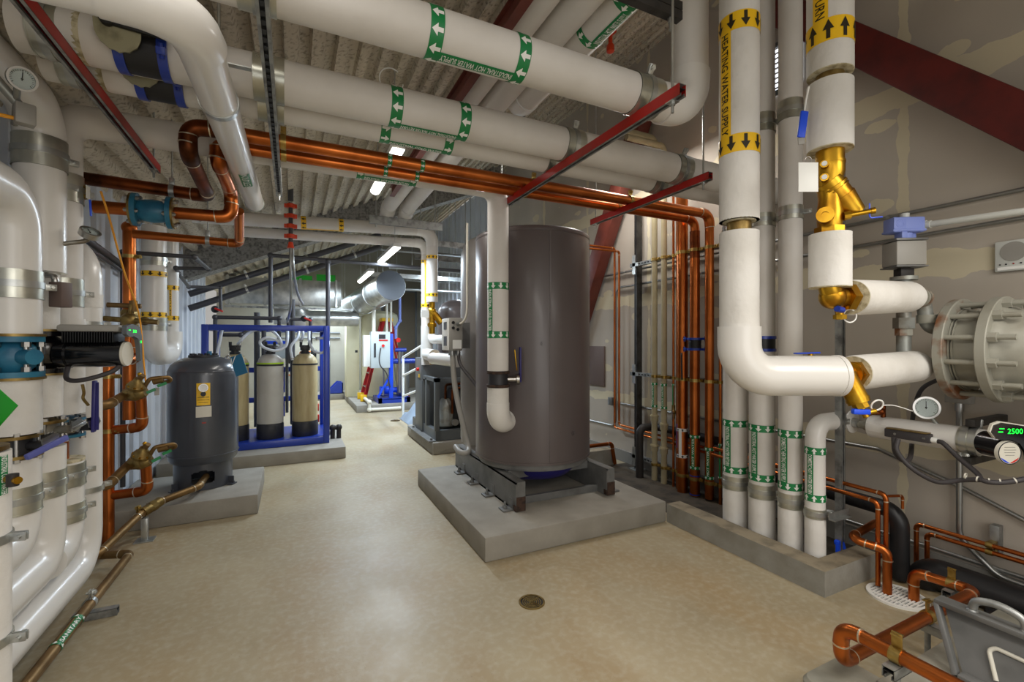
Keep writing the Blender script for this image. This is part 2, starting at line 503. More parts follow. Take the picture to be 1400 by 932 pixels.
# ------------------------------------------------------------------ pipe kit
def seg(path, i): return (V(path[i + 1]) - V(path[i])).normalized()
def jacketed(label, path, R, name='insulated_pipe', cat='pipe', m='jacket', fil=None, covers=True, group=None, n=30, cover=.006, seams=True):
    """insulated pipe run: jacket, PVC elbow covers with a lapped edge, seams"""
    if fil is None: fil = R * 1.55
    root = thing(name, label, cat, path[0], group)
    mb = MB().tube(path, R, fil, n)
    mb.obj('jacket', M[m], root)
    if covers:
        for a in arcs(path, fil):
            e0 = a[0] - (a[1] - a[0]).normalized() * .05; e1 = a[-1] + (a[-1] - a[-2]).normalized() * .05
            MB().sweep([e0] + a + [e1], R + cover, n).obj('elbow_cover', M['pvc'], root)
    return root
def saddle(root, p, d, R, L=.14, lug=(0, 0, 1), strap=True, m='band'):
    """galvanised saddle shield with a strap clamp and its bolt"""
    d = V(d).normalized(); p = V(p)
    mb = MB().cyl(p - d * L / 2, p + d * L / 2, R + .004, n=36)
    mb.cyl(p - d * L * .5, p - d * (L * .5 - .006), R + .006, n=36)
    o = mb.obj('saddle_band', M[m], root)
    if strap: clamp(root, p - V((0, 0, .0)), d, R + .004, lug)
    return o
def clamp(root, p, d, R, lug, m='galv', w=.03):
    d = V(d).normalized(); p = V(p); lug = V(lug); lug = (lug - d * lug.dot(d)).normalized(); t = d.cross(lug)
    mb = MB().ring(p, d, R, R + .005, w, 36)
    q = p + lug * (R + .022)
    mb.box(q, (.05, w, .006), .001, Matrix((lug, d, t)).transposed())
    mb.box(q + t * .012, (.05, w, .006), .001, Matrix((lug, d, t)).transposed())
    mb.cyl(q + lug * .008 - t * .016, q + lug * .008 + t * .03, .007, n=10)
    mb.hexnut(q + lug * .008 + t * .014, q + lug * .008 + t * .026, .013)
    return mb.obj('pipe_clamp', M[m], root)
def copper(label, path, R, name='copper_pipe', cat='pipe', m='copper', fil=None, group=None, n=20, fittings=True, joints=True):
    if fil is None: fil = R * 1.9
    root = thing(name, label, cat, path[0], group)
    MB().tube(path, R, fil, n).obj('tube', M[m], root)
    if fittings:
        for a in arcs(path, fil):
            t0, t1 = (a[0] - a[1]).normalized(), (a[-1] - a[-2]).normalized()
            e0 = a[0] + t0 * R * .9; e1 = a[-1] + t1 * R * .9
            mb = MB().sweep([e0] + a + [e1], R * 1.1, n)
            if joints:
                mb.cyl(e0 - t0 * .002, e0 + t0 * .004, R * 1.13, n=n, mat=1); mb.cyl(e1 - t1 * .002, e1 + t1 * .004, R * 1.13, n=n, mat=1)
            mb.obj('elbow', [M[m], M['solder']], root)
    return root
def coupling(root, p, d, R, L, m='copper', name='coupling'):
    d = V(d).normalized(); p = V(p)
    mb = MB().cyl(p - d * L / 2, p + d * L / 2, R * 1.12, n=22)
    for k in (-1, 1): mb.cyl(p + d * k * (L / 2 - .002), p + d * k * (L / 2 + .004), R * 1.14, n=22, mat=1)
    return mb.obj(name, [M[m], M['solder']], root)

def marker(root, A, d, R, s0, s1, text='', face=(0, -1, 0), bw=.06, sw=.045, bg='green', fg='white', arrow=1, na=9, read=1, off=.0015, strip=True, arrow2=None):
    """adhesive flow marker wrapped round a pipe: two arrow bands and a lettered strip between them, s0..s1 along the axis d from A"""
    d = V(d).normalized(); A = V(A); f = V(face); e1 = (f - d * f.dot(d)).normalized(); e2 = d.cross(e1)
    def pt(s, th, r): return A + d * s + (e1 * cos(th) + e2 * sin(th)) * r
    n = 48; out = None
    for q, s in enumerate([s0, s1] if bw > 0 else []):
        mb = MB()
        mb.grid([[pt(s + k * bw / 2, 2 * pi * j / n, R + off) for j in range(n)] for k in (-1, 1)], True, False)
        for j in range(na):
            th = 2 * pi * (j + .5) / na; k = arrow if q == 0 or arrow2 is None else arrow2
            L = bw * .84; W = 2 * pi * R / na * .33
            def ap(x, y): return pt(s + k * x * L, th + y * W / R, R + off * 2.2)
            P = [ap(*q_) for q_ in ((-.5, -.36), (-.5, 0), (-.5, .36), (-.02, -.36), (-.02, 0), (-.02, .36), (-.02, -1), (-.02, 1), (.5, 0), (-.02, -.68), (-.02, .68))]
            mb.add(P, [(0, 1, 4, 3), (1, 2, 5, 4), (6, 9, 8), (9, 3, 8), (3, 4, 8), (4, 5, 8), (5, 10, 8), (10, 7, 8)], 1)
        out = mb.obj('arrow_band', [M[bg], M[fg]], root, sharp=30)
    if strip:
        a, b = (s0 - bw / 2, s1 + bw / 2)
        if s0 > s1: a, b = s1 - bw / 2, s0 + bw / 2
        h = sw / R / 2; mb = MB()
        mb.grid([[pt(a + (b - a) * i / 10, -h + 2 * h * j / 8, R + off * 1.1) for j in range(9)] for i in range(11)], False, False)
        if text:
            mid = (s0 + s1) / 2; W = abs(s1 - s0) - bw * 1.1
            def bend(x, y): return pt(mid + read * x, -read * y / R, R + off * 2.4)
            mb.text(text, 0, 0, 0, sw * .62, W, 1, bend)
        out = mb.obj('lettered_strip', [M[bg], M[fg]], root, sharp=30)
    return out

def strut_mesh(mb, p0, p1, w=.041, h=.055, red=False, slots=0, mats=(0, 1)):
    """strut channel open at the bottom: two sides (the faces may be painted), top, lips round a dark slot"""
    p0, p1 = V(p0), V(p1); d = (p1 - p0).normalized(); up = V((0, 0, 1)); x = d.cross(up).normalized()
    t = .003
    def plate(cx, cz, sx, sz, m=0): mb.bar(p0 + x * cx + up * cz, p1 + x * cx + up * cz, sx, sz, 0, m)
    for k in (-1, 1):
        plate(k * (w / 2 - t / 2), 0, t, h - .001, 1 if red else 0)
        plate(k * (w / 2 - .0055), -h / 2 + t / 2, .011, t)
        plate(k * (w / 2 - .0105), -h / 2 + .006, t, .012)
    plate(0, h / 2 - t / 2, w, t); plate(0, h * .1, w - 2 * t, t, 2)
    if slots:
        L = (p1 - p0).length; n = int(L / .05)
        for i in range(n):
            c = p0 + d * (i + .5) * L / n - up * (h / 2 - .001)
            mb.bar(c - d * .014, c + d * .014, .014, .0035, 0, 2)

def trapeze(label, x, y0, y1, ztop, red=False, rods=(), slots=False, h=.055):
    root = thing('trapeze_hanger', label, 'pipe hanger', (x, y0, ztop), None)
    mb = MB(); strut_mesh(mb, (x, y0, ztop - h / 2), (x, y1, ztop - h / 2), red=red, slots=slots, h=h)
    mb.obj('strut_channel', [M['strut'], M['red'], M['black']], root)
    for yy in rods:
        mb = MB().cyl((x, yy, ztop - h - .05), (x, yy, roof(x) + .02), .0065, n=10)
        mb.hexnut((x, yy, ztop - h - .016), (x, yy, ztop - h - .004), .013)
        mb.bb((x - .022, yy - .022, ztop - h - .004), (x + .022, yy + .022, ztop - h + .001))
        mb.obj('threaded_rod', M['galv'], root)
    return root

# ------------------------------------------------------------------ overhead runs
ZS = 2.65     # top of the hanger struts
p1 = jacketed('widest overhead white pipe, nearest of the long rows, turning up at its right end', [(-.7, 1.80, ZS + .095), (1.936, 1.80, ZS + .095), (1.936, 1.80, 4.08)], .095, fil=.15)
marker(p1, (0, 1.80, ZS + .095), (1, 0, 0), .095, .507, .889, 'INDUSTRIAL HOT WATER SUPPLY', (0, -.12, -1), .055, .05, arrow=-1, read=-1, na=9)
saddle(p1, (1.60, 1.80, ZS + .095), (1, 0, 0), .095, .16, (0, -.6, 1))
saddle(p1, (-.11, 1.80, ZS + .095), (1, 0, 0), .095, .12, (0, -.6, 1))
p2 = jacketed('long overhead white pipe with a blue coupling, second row from the camera', [(-.98, 2.465, 2.75), (3.70, 2.465, 2.75)], .1)
marker(p2, (0, 2.465, 2.75), (1, 0, 0), .1, .489, .864, 'INDUSTRIAL HOT WATER RETURN', (0, -.1, -1), .06, .04, arrow=-1, read=-1, na=9)
for x in (1.6, 2.53, -.10): saddle(p2, (x, 2.465, 2.75), (1, 0, 0), .1, .13, (0, -.6, 1))
p3 = jacketed('long overhead white pipe tucked just behind the coupled white pipe, third row', [(-.98, 2.69, 2.735), (3.70, 2.69, 2.735)], .085)
marker(p3, (0, 2.69, 2.735), (1, 0, 0), .085, .476, .849, 'INDUSTRIAL COLD WATER', (0, -.1, -1), .055, .035, arrow=1, read=1, na=9)
for x in (1.6, 2.53, -.10): saddle(p3, (x, 2.69, 2.735), (1, 0, 0), .085, .12, (0, -.6, 1))
def grooved(p, d, R, label, lever=False, gear=True):
    """butterfly valve between two grooved couplings: blue straps, black body, notched handle plate"""
    d = V(d); p = V(p)
    root = thing('grooved_valve', label, 'valve', p)
    MB().cyl(p - d * .075, p + d * .075, R + .0105, n=30).obj('valve_body', M['black'], root)
    for k in (-1, 1):
        mb = MB().ring(p + d * k * .075, d, R * .9, R + .017, .035, 32)
        for a in (.35, pi + .35):
            q = V((0, cos(a), sin(a))) * (R + .02) + p + d * k * .075
            mb.box(q, (.034, .03, .03), .004, Matrix.Rotation(a, 3, 'X'))
            mb.hexnut(q - V((0, sin(a) * .03, -cos(a) * .03)), q + V((0, sin(a) * .03, -cos(a) * .03)), .009)
        mb.obj('coupling', M['blue'], root)
    q = p + V((-.06, -(R + .035), -.01))
    mb = MB().cyl(q + V((0, R * .5, 0)), q, .02, n=12)
    poly = [(cos(a) * .075, sin(a) * .075) for a in [pi + pi * i / 14 for i in range(15)]]
    poly = [(x, y * (1 if i % 2 else .93)) for i, (x, y) in enumerate(poly)] + [(.075, .03), (-.075, .03)]
    mb.prism(poly, q, (1, 0, 0), (0, -.3, 1), (0, -.006, 0))
    mb.obj('notch_plate', M['zinc'], root)
    mb = MB().bar(q + V((-.03, -.014, .03)), q + V((.17, -.02, .015)), .02, .035, .006)
    mb.cyl(q + V((-.03, -.006, .03)), q + V((-.03, -.03, .03)), .025, n=14)
    mb.obj('handle', M['black'], root)
    return root
grooved((-.57, 2.455, 2.75), (1, 0, 0), .092, 'blue strapped grooved valve on the upper coupled white pipe, with black handle')
v2 = grooved((-.56, 2.685, 2.735), (1, 0, 0), .078, 'blue strapped grooved valve on the lower white pipe behind the upper coupled one')
# bare rusty ends where the jackets stop by the left wall
for pp, zz, yy, rr in ((p2, 2.75, 2.465, .1), (p3, 2.735, 2.69, .085)):
    MB().cyl((-.765, yy, zz), (-.82, yy, zz), rr * 1.012, rr * .98, n=28).obj('frayed_end', M['canvas_end'], pp)
    saddle(pp, (-.88, yy, zz), (1, 0, 0), rr, .09, (0, -.6, 1))
p4 = jacketed('overhead white pipe behind the copper pair, dropping in front of the grey tank', [(-1.12, 3.26, 1.62), (-1.12, 3.26, 2.70), (-.9, 3.37, 2.737), (1.50, 3.37, 2.737), (1.50, 3.37, 1.26)], .086, fil=.13, covers=False)
V4 = (1.50, 3.37, 0)
marker(p4, (0, 3.37, 2.737), (1, 0, 0), .086, .429, .798, 'INDUSTRIAL HOT WATER RETURN', (0, -.3, -1), .05, .04, arrow=1, read=1, na=9)
marker(p4, V4, (0, 0, 1), .086, 1.94, 1.55, 'INDUSTRIAL COLD WATER', (-.95, -.35, 0), .055, .045, arrow=-1, read=-1, na=9)
MB().tube([(1.50, 3.37, 1.125), (1.50, 3.37, .94)], .088, 0, 30).obj('jacket', M['canvas'], p4)
MB().tube([(1.50, 3.37, 1.0), (1.50, 3.37, .835), (1.66, 3.50, .835)], .092, .11, 30).obj('elbow_cover', M['pvc'], p4)
for z in (1.138, 1.247):
    MB().cyl((1.50, 3.37, z - .011), (1.50, 3.37, z + .011), .094, n=30).obj('rusty_flange', M['rust'], p4)
MB().cyl((1.50, 3.37, 1.15), (1.50, 3.37, 1.235), .078, n=24).obj('wafer_valve', M['dark'], p4)
vr = thing('lever_valve', 'dark blue lever on the white drop pipe in front of the grey tank', 'valve', (1.6, 3.34, 1.235))
MB().cyl((1.57, 3.34, 1.19), (1.655, 3.31, 1.19), .022, n=14).cyl((1.64, 3.315, 1.19), (1.66, 3.307, 1.19), .045, n=20).obj('valve_stem', M['stainless'], vr)
MB().bar((1.665, 3.30, 1.165), (1.665, 3.30, 1.45), .03, .012, .004).obj('lever', M['navy'], vr)
MB().bar((1.64, 3.31, 1.26), (1.62, 3.31, 1.43), .014, .008, .003).obj('squeeze_grip', M['brass'], vr)

c1 = copper('upper of the two overhead copper pipes, bending down beside the right wall', [(-.35, 3.046, 2.69), (3.53, 3.046, 2.69), (3.53, 3.046, .02)], .0405, fil=.085)
c2 = copper('lower of the two overhead copper pipes, with tarnished elbow at its right end', [(-.35, 3.20, 2.671), (3.51, 3.20, 2.671), (3.51, 3.20, .02)], .0375, fil=.085)
for c, y, z, r, s in ((c1, 3.046, 2.69, .0405, .572), (c2, 3.2, 2.671, .0375, .574)):
    marker(c, (0, y, z), (1, 0, 0), r, s, s + .217, '', (0, 0, -1), .028, .02, arrow=1, na=8, strip=False)
    for x in (1.65, 2.58, -.05): clamp(c, (x, y, z), (1, 0, 0), r, (0, 0, 1), 'clampbrass')
copper('tarnished copper loop running away at upper left to the higher of two copper lines', [(-.35, 3.046, 2.69), (-.52, 3.046, 2.69), (-.52, 3.046, 2.54), (-.53, 3.8, 2.515), (-1.3, 3.8, 2.54)], .0405, m='copper_dark', fil=.062)
copper('copper line with the blue check valve, upper left, looping down from the overhead pair', [(-.35, 3.2, 2.671), (-.40, 3.2, 2.671), (-.40, 3.2, 2.57), (-.385, 3.7, 2.53), (-.385, 3.7, 2.36), (-1.12, 3.7, 2.34)], .0395, fil=.06)
copper('third copper line at upper left, passing behind and below the blue check valve', [(-.36, 3.95, 2.47), (-.40, 4.4, 2.31), (-1.10, 4.4, 2.32)], .033, fil=.05)

# near pipe that comes in from the left, bends at the top left and runs away to a capped end
p0 = jacketed('glossy white pipe bending at the upper left and running away to a rounded end', [(-1.34, 1.6, 2.46), (-.276, 1.6, 2.46), (-.298, 4.54, 2.70)], .07, m='pvc', fil=.15)
MB().ball((-.298, 4.54, 2.70), .07, (1, .5, 1), n=28).obj('end_cap', M['pvc'], p0)
MB().torus((-.298, 4.52, 2.698), (0, 1, .08), .072, .005, 32).obj('end_ring', M['galv'], p0)
hg = thing('clevis_hanger', 'galvanised clevis ring around the near white pipe at upper left', 'pipe hanger', (-.21, 2.9, 2.5))
q = V((-.276, 1.6, 2.46)).lerp(V((-.298, 4.54, 2.70)), .23)
mb = MB().ring(q, (0, 1, .08), .0705, .076, .04, 36)
mb.obj('ring', M['galv'], hg)
MB().bar(q + V((-.09, 0, .165)), q + V((.12, 0, .165)), .03, .005).obj('yoke', M['galv'], hg)
MB().cyl(q + V((0, 0, .16)), (q.x, q.y, roof(q.x) + .02), .006, n=10).obj('threaded_rod', M['galv'], hg)
marker(p0, V((-.298, 4.54, 2.70)), V((.022, -2.94, -.24)), .07, .95, 1.3, 'RETURN', (.25, -.3, -1), 0, .06, read=1)

# three pipes of the tier above, running away from the camera
u1 = jacketed('left of two high white pipes that end above the far grey strut', [(1.065, .9, 3.15), (1.065, 5.7, 3.15), (1.065, 5.86, 3.06)], .085, group=None)
u2 = jacketed('right of two high white pipes that end above the far grey strut', [(1.245, .9, 3.15), (1.29, 5.7, 3.15), (1.29, 5.86, 3.06)], .085)
u3 = jacketed('high white pipe with a green marker crossing above the widest overhead pipe', [(1.43, .9, 3.15), (1.43, 2.9, 3.15), (1.62, 2.9, 3.95)], .085)
marker(u3, (1.43, 0, 3.15), (0, 1, 0), .085, 1.70, 1.99, 'INDUSTRIAL HOT WATER SUPPLY', (.1, 0, -1), .045, .055, arrow=1, read=-1, na=9)
b = MB().bb((.925, 1.2, 3.03), (.975, 4.9, 3.036)).bb((.925, 1.2, 3.12), (.975, 4.9, 3.126)).bb((.947, 1.2, 3.036), (.953, 4.9, 3.12)).obj('steel_joist', M['brownsteel'])
tag(b, 'brown steel joist beside the high white pipes', 'beam')

trapeze('red and grey strut hanger under the left end of the overhead rows', -.80, 1.05, 3.69, ZS, True, (1.15, 3.62))
trapeze('slotted galvanised strut hanger under the overhead rows, seen end on above the softeners', -.09, 1.05, 3.88, ZS, False, (1.2, 3.8), slots=True)
trapeze('long red faced strut hanger below the widest white pipe, above the grey tank', 1.57, 1.50, 3.52, ZS, True, (1.56, 3.46))
trapeze('shorter red faced strut hanger near the tops of the copper risers', 2.56, 2.2, 3.56, ZS, True, (2.26, 3.5))
root = thing('strut_bracket', 'dark strut above the elbow of the widest overhead pipe', 'pipe hanger', (1.9, 1.66, 3.0))
q = onY(929, 30, 1.64)
mb = MB().bb((.9, 1.62, q.z), (q.x, 1.661, q.z + .041)).bb((.9, 1.62, q.z + .045), (q.x, 1.661, q.z + .086))
mb.obj('strut_channel', M['strut_dark'], root)
MB().cyl((q.x - .06, 1.64, q.z - .06), (q.x - .06, 1.64, roof(q.x) + .02), .007, n=10).hexnut((q.x - .06, 1.64, q.z - .02), (q.x - .06, 1.64, q.z), .013).obj('threaded_rod', M['galv'], root)
# far strut carrying the ends of the high pipes
root = thing('far_trapeze', 'grey double strut hung across the far ends of the high white pipes', 'pipe hanger', (.9, 5.9, 3.0))
a_, b_ = onY(504, 298, 5.8), onY(603, 313, 5.8)
mb = MB(); strut_mesh(mb, (a_.x, 5.75, 2.985), (b_.x, 5.75, 2.985), h=.1); mb.obj('strut_channel', [M['strut'], M['red'], M['black']], root)
for x in (a_.x + .08, b_.x - .1): MB().cyl((x, 5.75, 2.9), (x, 5.75, roof(x) + .02), .007, n=8).obj('threaded_rod', M['galv'], root)

# pair of white heating pipes farther back that turn down beside the second tank
p5 = jacketed('far white pipe with yellow markers that turns down beside the second grey tank', [(-1.3, 6.4, 2.95), (1.81, 6.4, 3.085), (1.81, 6.4, 2.06)], .082, fil=.17)
marker(p5, V((-1.3, 6.4, 2.95)), (3.11, 0, .135), .082, 1.427, 1.876, '', (0, -.2, -1), .06, .025, bg='yellow', fg='printblack', arrow=-1, na=9)
marker(p5, (1.81, 6.4, 0), (0, 0, 1), .082, 2.70, 2.16, '', (-.9, -.4, 0), .05, .03, bg='yellow', fg='printblack', arrow=1, na=9, strip=False)
p6 = jacketed('thin white pipe hugging the left side of the far yellow banded drop pipe', [(-.6, 6.57, 2.86), (1.76, 6.57, 2.93), (1.76, 6.57, 1.15)], .062, fil=.11)
marker(p6, (1.76, 6.57, 0), (0, 0, 1), .062, 2.66, 2.02, '', (-.3, -1, 0), .05, .03, bg='yellow', fg='printblack', arrow=-1, na=5)
# ------------------------------------------------------------------ white risers along the left wall
LX = -1.12
LUG = (.75, .55, 0)
# riser A: pump with the blue casing, nearest
A = (LX, 2.78)
ra = jacketed('nearest white riser with a top elbow and a blue pump casing in it', [(LX, 1.2, 2.15), (A[0], A[1], 2.15), (A[0], A[1], 1.53)], .096, m='pvc', fil=.17, covers=False)
saddle(ra, (*A, 1.75), (0, 0, 1), .096, .125, LUG)
MB().cyl((*A, 1.33), (*A, 1.09), .096, n=32).obj('jacket', M['canvas'], ra)
MB().tube([(*A, .98), (*A, .60), (A[0], 1.5, .58)], .094, .14, 30).obj('jacket', M['pvc'], ra)
saddle(ra, (*A, .80), (0, 0, 1), .092, .12, LUG)
pa = thing('pump_casing', 'teal blue cast pump casing with bolted flanges in the nearest white riser', 'pump', (*A, 1.43))
mb = MB().ring((*A, 1.508), (0, 0, 1), .03, .104, .024, 36).ring((*A, 1.352), (0, 0, 1), .03, .104, .024, 36)
mb.lathe([(.05, 1.36), (.075, 1.385), (.085, 1.43), (.075, 1.475), (.05, 1.50)], (*A, 0))
mb.cyl((A[0] + .02, A[1] - .02, 1.43), (A[0] + .105, A[1] - .085, 1.43), .034, n=18)
mb.obj('casing', M['valveblue'], pa)
for z in (1.526, 1.334): MB().ring((*A, z), (0, 0, 1), .03, .108, .012, 36).obj('flange_gasket', M['bronze'], pa)
for i in range(6):
    a = i * pi / 3 + .35; x, y = A[0] + .088 * cos(a), A[1] + .088 * sin(a)
    MB().hexnut((x, y, 1.474), (x, y, 1.496), .016).hexnut((x, y, 1.365), (x, y, 1.386), .016).cyl((x, y, 1.325), (x, y, 1.53), .009, n=10).obj('bolt', M['stainless'], pa)
MB().box((A[0] + .082, A[1] - .055, 1.44), (.003, .05, .04), 0, Matrix.Rotation(-.7, 3, 'Z')).obj('rating_plate', M['white'], pa)

def butterfly(label, p, R, hdir, m='bronze', body='dark', col='bluehandle', hang=.0, plate='stainless', L=.22, tilt=-.35):
    """wafer butterfly valve between flanges with notched plate and lever pointing along hdir"""
    root = thing('butterfly_valve', label, 'valve', p)
    p = V(p); h = V(hdir).normalized()
    for k in (-1, 1):
        MB().ring(p + V((0, 0, k * .043)), (0, 0, 1), .03, R * 1.06, .014, 36).obj('flange', M[m], root)
    MB().cyl(p - V((0, 0, .036)), p + V((0, 0, .036)), R * .78, n=28).obj('valve_body', M[body], root)
    for i in range(6):
        a = i * pi / 3; x, y = p.x + R * .93 * cos(a), p.y + R * .93 * sin(a)
        MB().cyl((x, y, p.z - .06), (x, y, p.z + .06), .008, n=8).hexnut((x, y, p.z + .05), (x, y, p.z + .064), .015).hexnut((x, y, p.z - .064), (x, y, p.z - .05), .015).obj('bolt', M['stainless'], root)
    q = p + h * (R + .05)
    MB().cyl(p + h * R * .7, q, .02, n=14).obj('stem', M[body], root)
    side = V((0, 0, 1)).cross(h)
    poly = [(0, -.02), (.055, -.05)] + [(.055 * cos(a) + .02 * (i % 2) * .3, .055 * sin(a)) for i, a in enumerate([-.9 + 1.8 * j / 12 for j in range(13)])] + [(.02, .055), (-.02, .03)]
    MB().prism(poly, q, (side * .3 + V((0, 0, 1))).normalized(), side, h * .006).obj('notch_plate', M[plate], root)
    return root, q, side
bva, q, sd = butterfly('butterfly valve in the nearest left riser, pale blue lever lying flat', (*A, 1.035), .094, (.86, -.35, 0))
MB().bar(q + V((.006, 0, -.03)) - sd * .10, q + V((.02, 0, .02)) + sd * .07, .02, .026, .005).obj('lever', M['bluehandle'], bva)

# riser B
B = (LX, 3.03)
rb = jacketed('second white riser from the left, carrying the black finned pump', [(LX, 1.3, 2.655), (*B, 2.655), (*B, 1.84)], .096, m='pvc', fil=.17, covers=False)
saddle(rb, (*B, 2.42), (0, 0, 1), .096, .15, LUG)
MB().cyl((*B, 1.84), (*B, 1.55), .07, n=26).obj('jacket', M['canvas'], rb)
MB().cyl((*B, 1.34), (*B, 1.13), .082, n=28).obj('jacket', M['canvas'], rb)
MB().tube([(*B, .98), (*B, .41), (B[0], 1.5, .385)], .094, .15, 30).obj('jacket', M['pvc'], rb)
saddle(rb, (*B, .80), (0, 0, 1), .092, .13, LUG)
bvb, q, sd = butterfly('butterfly valve in the second left riser, mostly hidden behind the pale blue lever', (*B, 1.06), .088, (.9, -.2, 0), body='pipegrey')
MB().bar(q - sd * .02, q + sd * .08 + V((0, 0, .02)), .016, .022, .004).obj('lever', M['stainless'], bvb)
pb = thing('circulator_pump', 'black finned circulator pump with a grey control head on the second left riser', 'pump', (*B, 1.45))
MB().ring((*B, 1.535), (0, 0, 1), .03, .10, .022, 30).ring((*B, 1.355), (0, 0, 1), .03, .10, .022, 30).lathe([(.05, 1.36), (.10, 1.40), (.11, 1.44), (.10, 1.49), (.05, 1.53)], (*B, 0), n=30).obj('volute', M['blackgloss'], pb)
c0 = V((B[0] + .10, B[1] - .03, 1.435)); c1_ = V((B[0] + .345, B[1] - .06, 1.435))
dd = (c1_ - c0).normalized()
mb = MB().cyl(c0 - dd * .02, c1_, .066, n=30)
for i in range(3): mb.cyl(c0 + dd * (.02 + i * .004), c0 + dd * (.021 + i * .004), .069, n=24)
mb.obj('motor', M['blackgloss'], pb)
MB().cyl(c1_, c1_ + dd * .012, .062, n=30).obj('end_cap', M['offwhite'], pb)
mb = MB()
for i in range(20):
    cc = c0 + dd * (.02 + i * .0105) + V((0, 0, .085))
    mb.box(cc, (.004, .125, .055), .001, Matrix((dd, V((0, 0, 1)).cross(dd), V((0, 0, 1)))).transposed())
mb.obj('cooling_fins', M['black'], pb)
Rm = Matrix((dd, V((0, 0, 1)).cross(dd), V((0, 0, 1)))).transposed()
MB().box((c0 + c1_) / 2 + V((0, 0, .128)), (.25, .14, .035), .012, Rm).obj('electronics_cover', M['panelgrey'], pb)
ex = c1_ + dd * .02
ux = V((0, 0, 1)).cross(dd)
pol = [(-.085, .14), (-.02, .152), (.06, .14), (.085, .09), (.09, -.03), (.07, -.04), (.062, .03), (.045, .075), (0, .09), (-.05, .085), (-.085, .10)]
o = MB().prism(pol, ex, ux, (0, 0, 1), dd * .02).obj('display_panel', M['darksteel'], pb)
mb = MB().text('2400', ex + dd * .0212 + V((0, 0, .115)), ux, (0, 0, 1), .016, .04)
for k in (-.06, -.05): mb.box(ex + dd * .021 + ux * k + V((0, 0, .12)), (.002, .006, .004), 0, Rm)
mb.box(ex + dd * .021 + ux * .072 + V((0, 0, .06)), (.002, .006, .012), 0, Rm)
mb.obj('green_digits', M['ledgreen'], o)
MB().sweep(spline([c0 + V((.02, -.02, -.06)), c0 + V((.03, -.06, -.12)), c0 + V((.10, -.09, -.125)), c0 + V((.20, -.07, -.09)), c0 + V((.235, -.04, -.05))]), .011, 10).obj('power_cord', M['rubber'], pb)
for z in (1.552, 1.338): MB().ring((*B, z), (0, 0, 1), .03, .103, .010, 30).obj('flange_gasket', M['bronze'], pb)

# riser C
C = (LX, 3.26)
saddle(p4, (*C, 2.32), (0, 0, 1), .086, .15, LUG); saddle(p4, (*C, 1.76), (0, 0, 1), .086, .15, LUG)
rc = jacketed('third white riser from the left, broken by the teal valve with the navy lever', [(*C, 1.62), (*C, 1.11)], .094, m='canvas')
MB().tube([(*C, .86), (*C, .40), (C[0], 3.06, .39)], .092, .15, 30).obj('jacket', M['pvc'], rc)
MB().cyl((*C, .97), (*C, .84), .03, n=18).obj('bare_copper_stub', M['copper'], rc)
MB().cyl((*C, .85), (*C, .865), .094, n=30).obj('jacket_end', M['canvas_end'], rc)
saddle(rc, (*C, .78), (0, 0, 1), .094, .12, LUG); saddle(rc, (*C, .58), (0, 0, 1), .094, .10, LUG)
bvc, q, sd = butterfly('teal butterfly valve in the third left riser with a navy lever standing upright', (*C, 1.035), .092, (.88, -.28, 0), m='valveblue', body='dark')
MB().bar(q + V((.01, 0, -.03)), q + V((.015, 0, .25)), .034, .016, .004).bar(q + V((.022, 0, -.02)), q + V((.022, 0, .24)), .006, .02).obj('lever', M['navy'], bvc)
MB().sweep(spline([q + V((.0, -.0, .12)) - sd * .02, q + V((0, 0, .16)) - sd * .055, q + V((0, 0, .19)) - sd * .05, q + V((0, 0, .235)) - sd * .06]), .007, 8).obj('squeeze_grip', M['bronze'], bvc)

# riser D
D = (LX, 3.55)
rd = jacketed('fourth and farthest white riser of the left group, unbroken down to the floor bend', [(D[0] - .12, D[1] + .1, 2.06), (*D, 2.02), (*D, .19), (D[0] + .01, .9, .17)], .084, m='pvc', fil=.2, covers=False)
saddle(rd, (*D, .62), (0, 0, 1), .084, .03, LUG)
MB().cyl((*D, 1.78), (*D, 1.70), .087, n=30).obj('jacket_lap', M['canvas'], rd)
clamp(rd, (*D, 1.60), (0, 0, 1), .084, LUG)

# riser F at the very edge of the picture
Fp = (-.95, 2.12)
rf = jacketed('white riser cut off by the left edge with a green lettered strip', [(*Fp, 1.13), (*Fp, .005)], .09, m='canvas')
marker(rf, (*Fp, 0), (0, 0, 1), .09, .99, 1.12, 'INDUSTRIAL COLD WATER', (.93, -.3, 0), 0, .032, read=-1)
MB().ring((*Fp, 1.142), (0, 0, 1), .03, .085, .014, 30).cyl((*Fp, 1.13), (*Fp, 1.22), .05, n=20).obj('flange', M['bronze'], rf)
clamp(rf, (*Fp, .84), (0, 0, 1), .09, (.9, -.1, 0)); clamp(rf, (*Fp, .50), (0, 0, 1), .09, (.9, -.1, 0))
o = thing('hose_valve', 'small black and brass drain valve sticking out of the left edge riser', 'valve', (-.84, 2.06, 1.04))
MB().cyl((-.86, 2.1, 1.04), (-.815, 2.06, 1.04), .012, n=12).obj('nipple', M['brass'], o)
MB().cyl((-.835, 2.075, 1.06), (-.835, 2.075, 1.02), .016, n=14).obj('body', M['iron'], o)
g = thing('hanging_tag', 'bright green square tag hanging cornerwise at the left edge', 'tag', (-.93, 2.3, 1.23))
q = onD(-6, 558, 1.55)
r_ = V((FY, -FX, 0))
MB().prism([(0, .075), (.075, 0), (0, -.075), (-.075, 0)], q, (r_ + V((0, 0, .12))).normalized(), (0, 0, 1), V((FX, FY, 0)) * .003).obj('card', M['greenbright'], g)
MB().cyl(q + V((0, 0, .07)), q + V((-.01, 0, .5)), .0015, n=6).obj('string', M['white'], g)

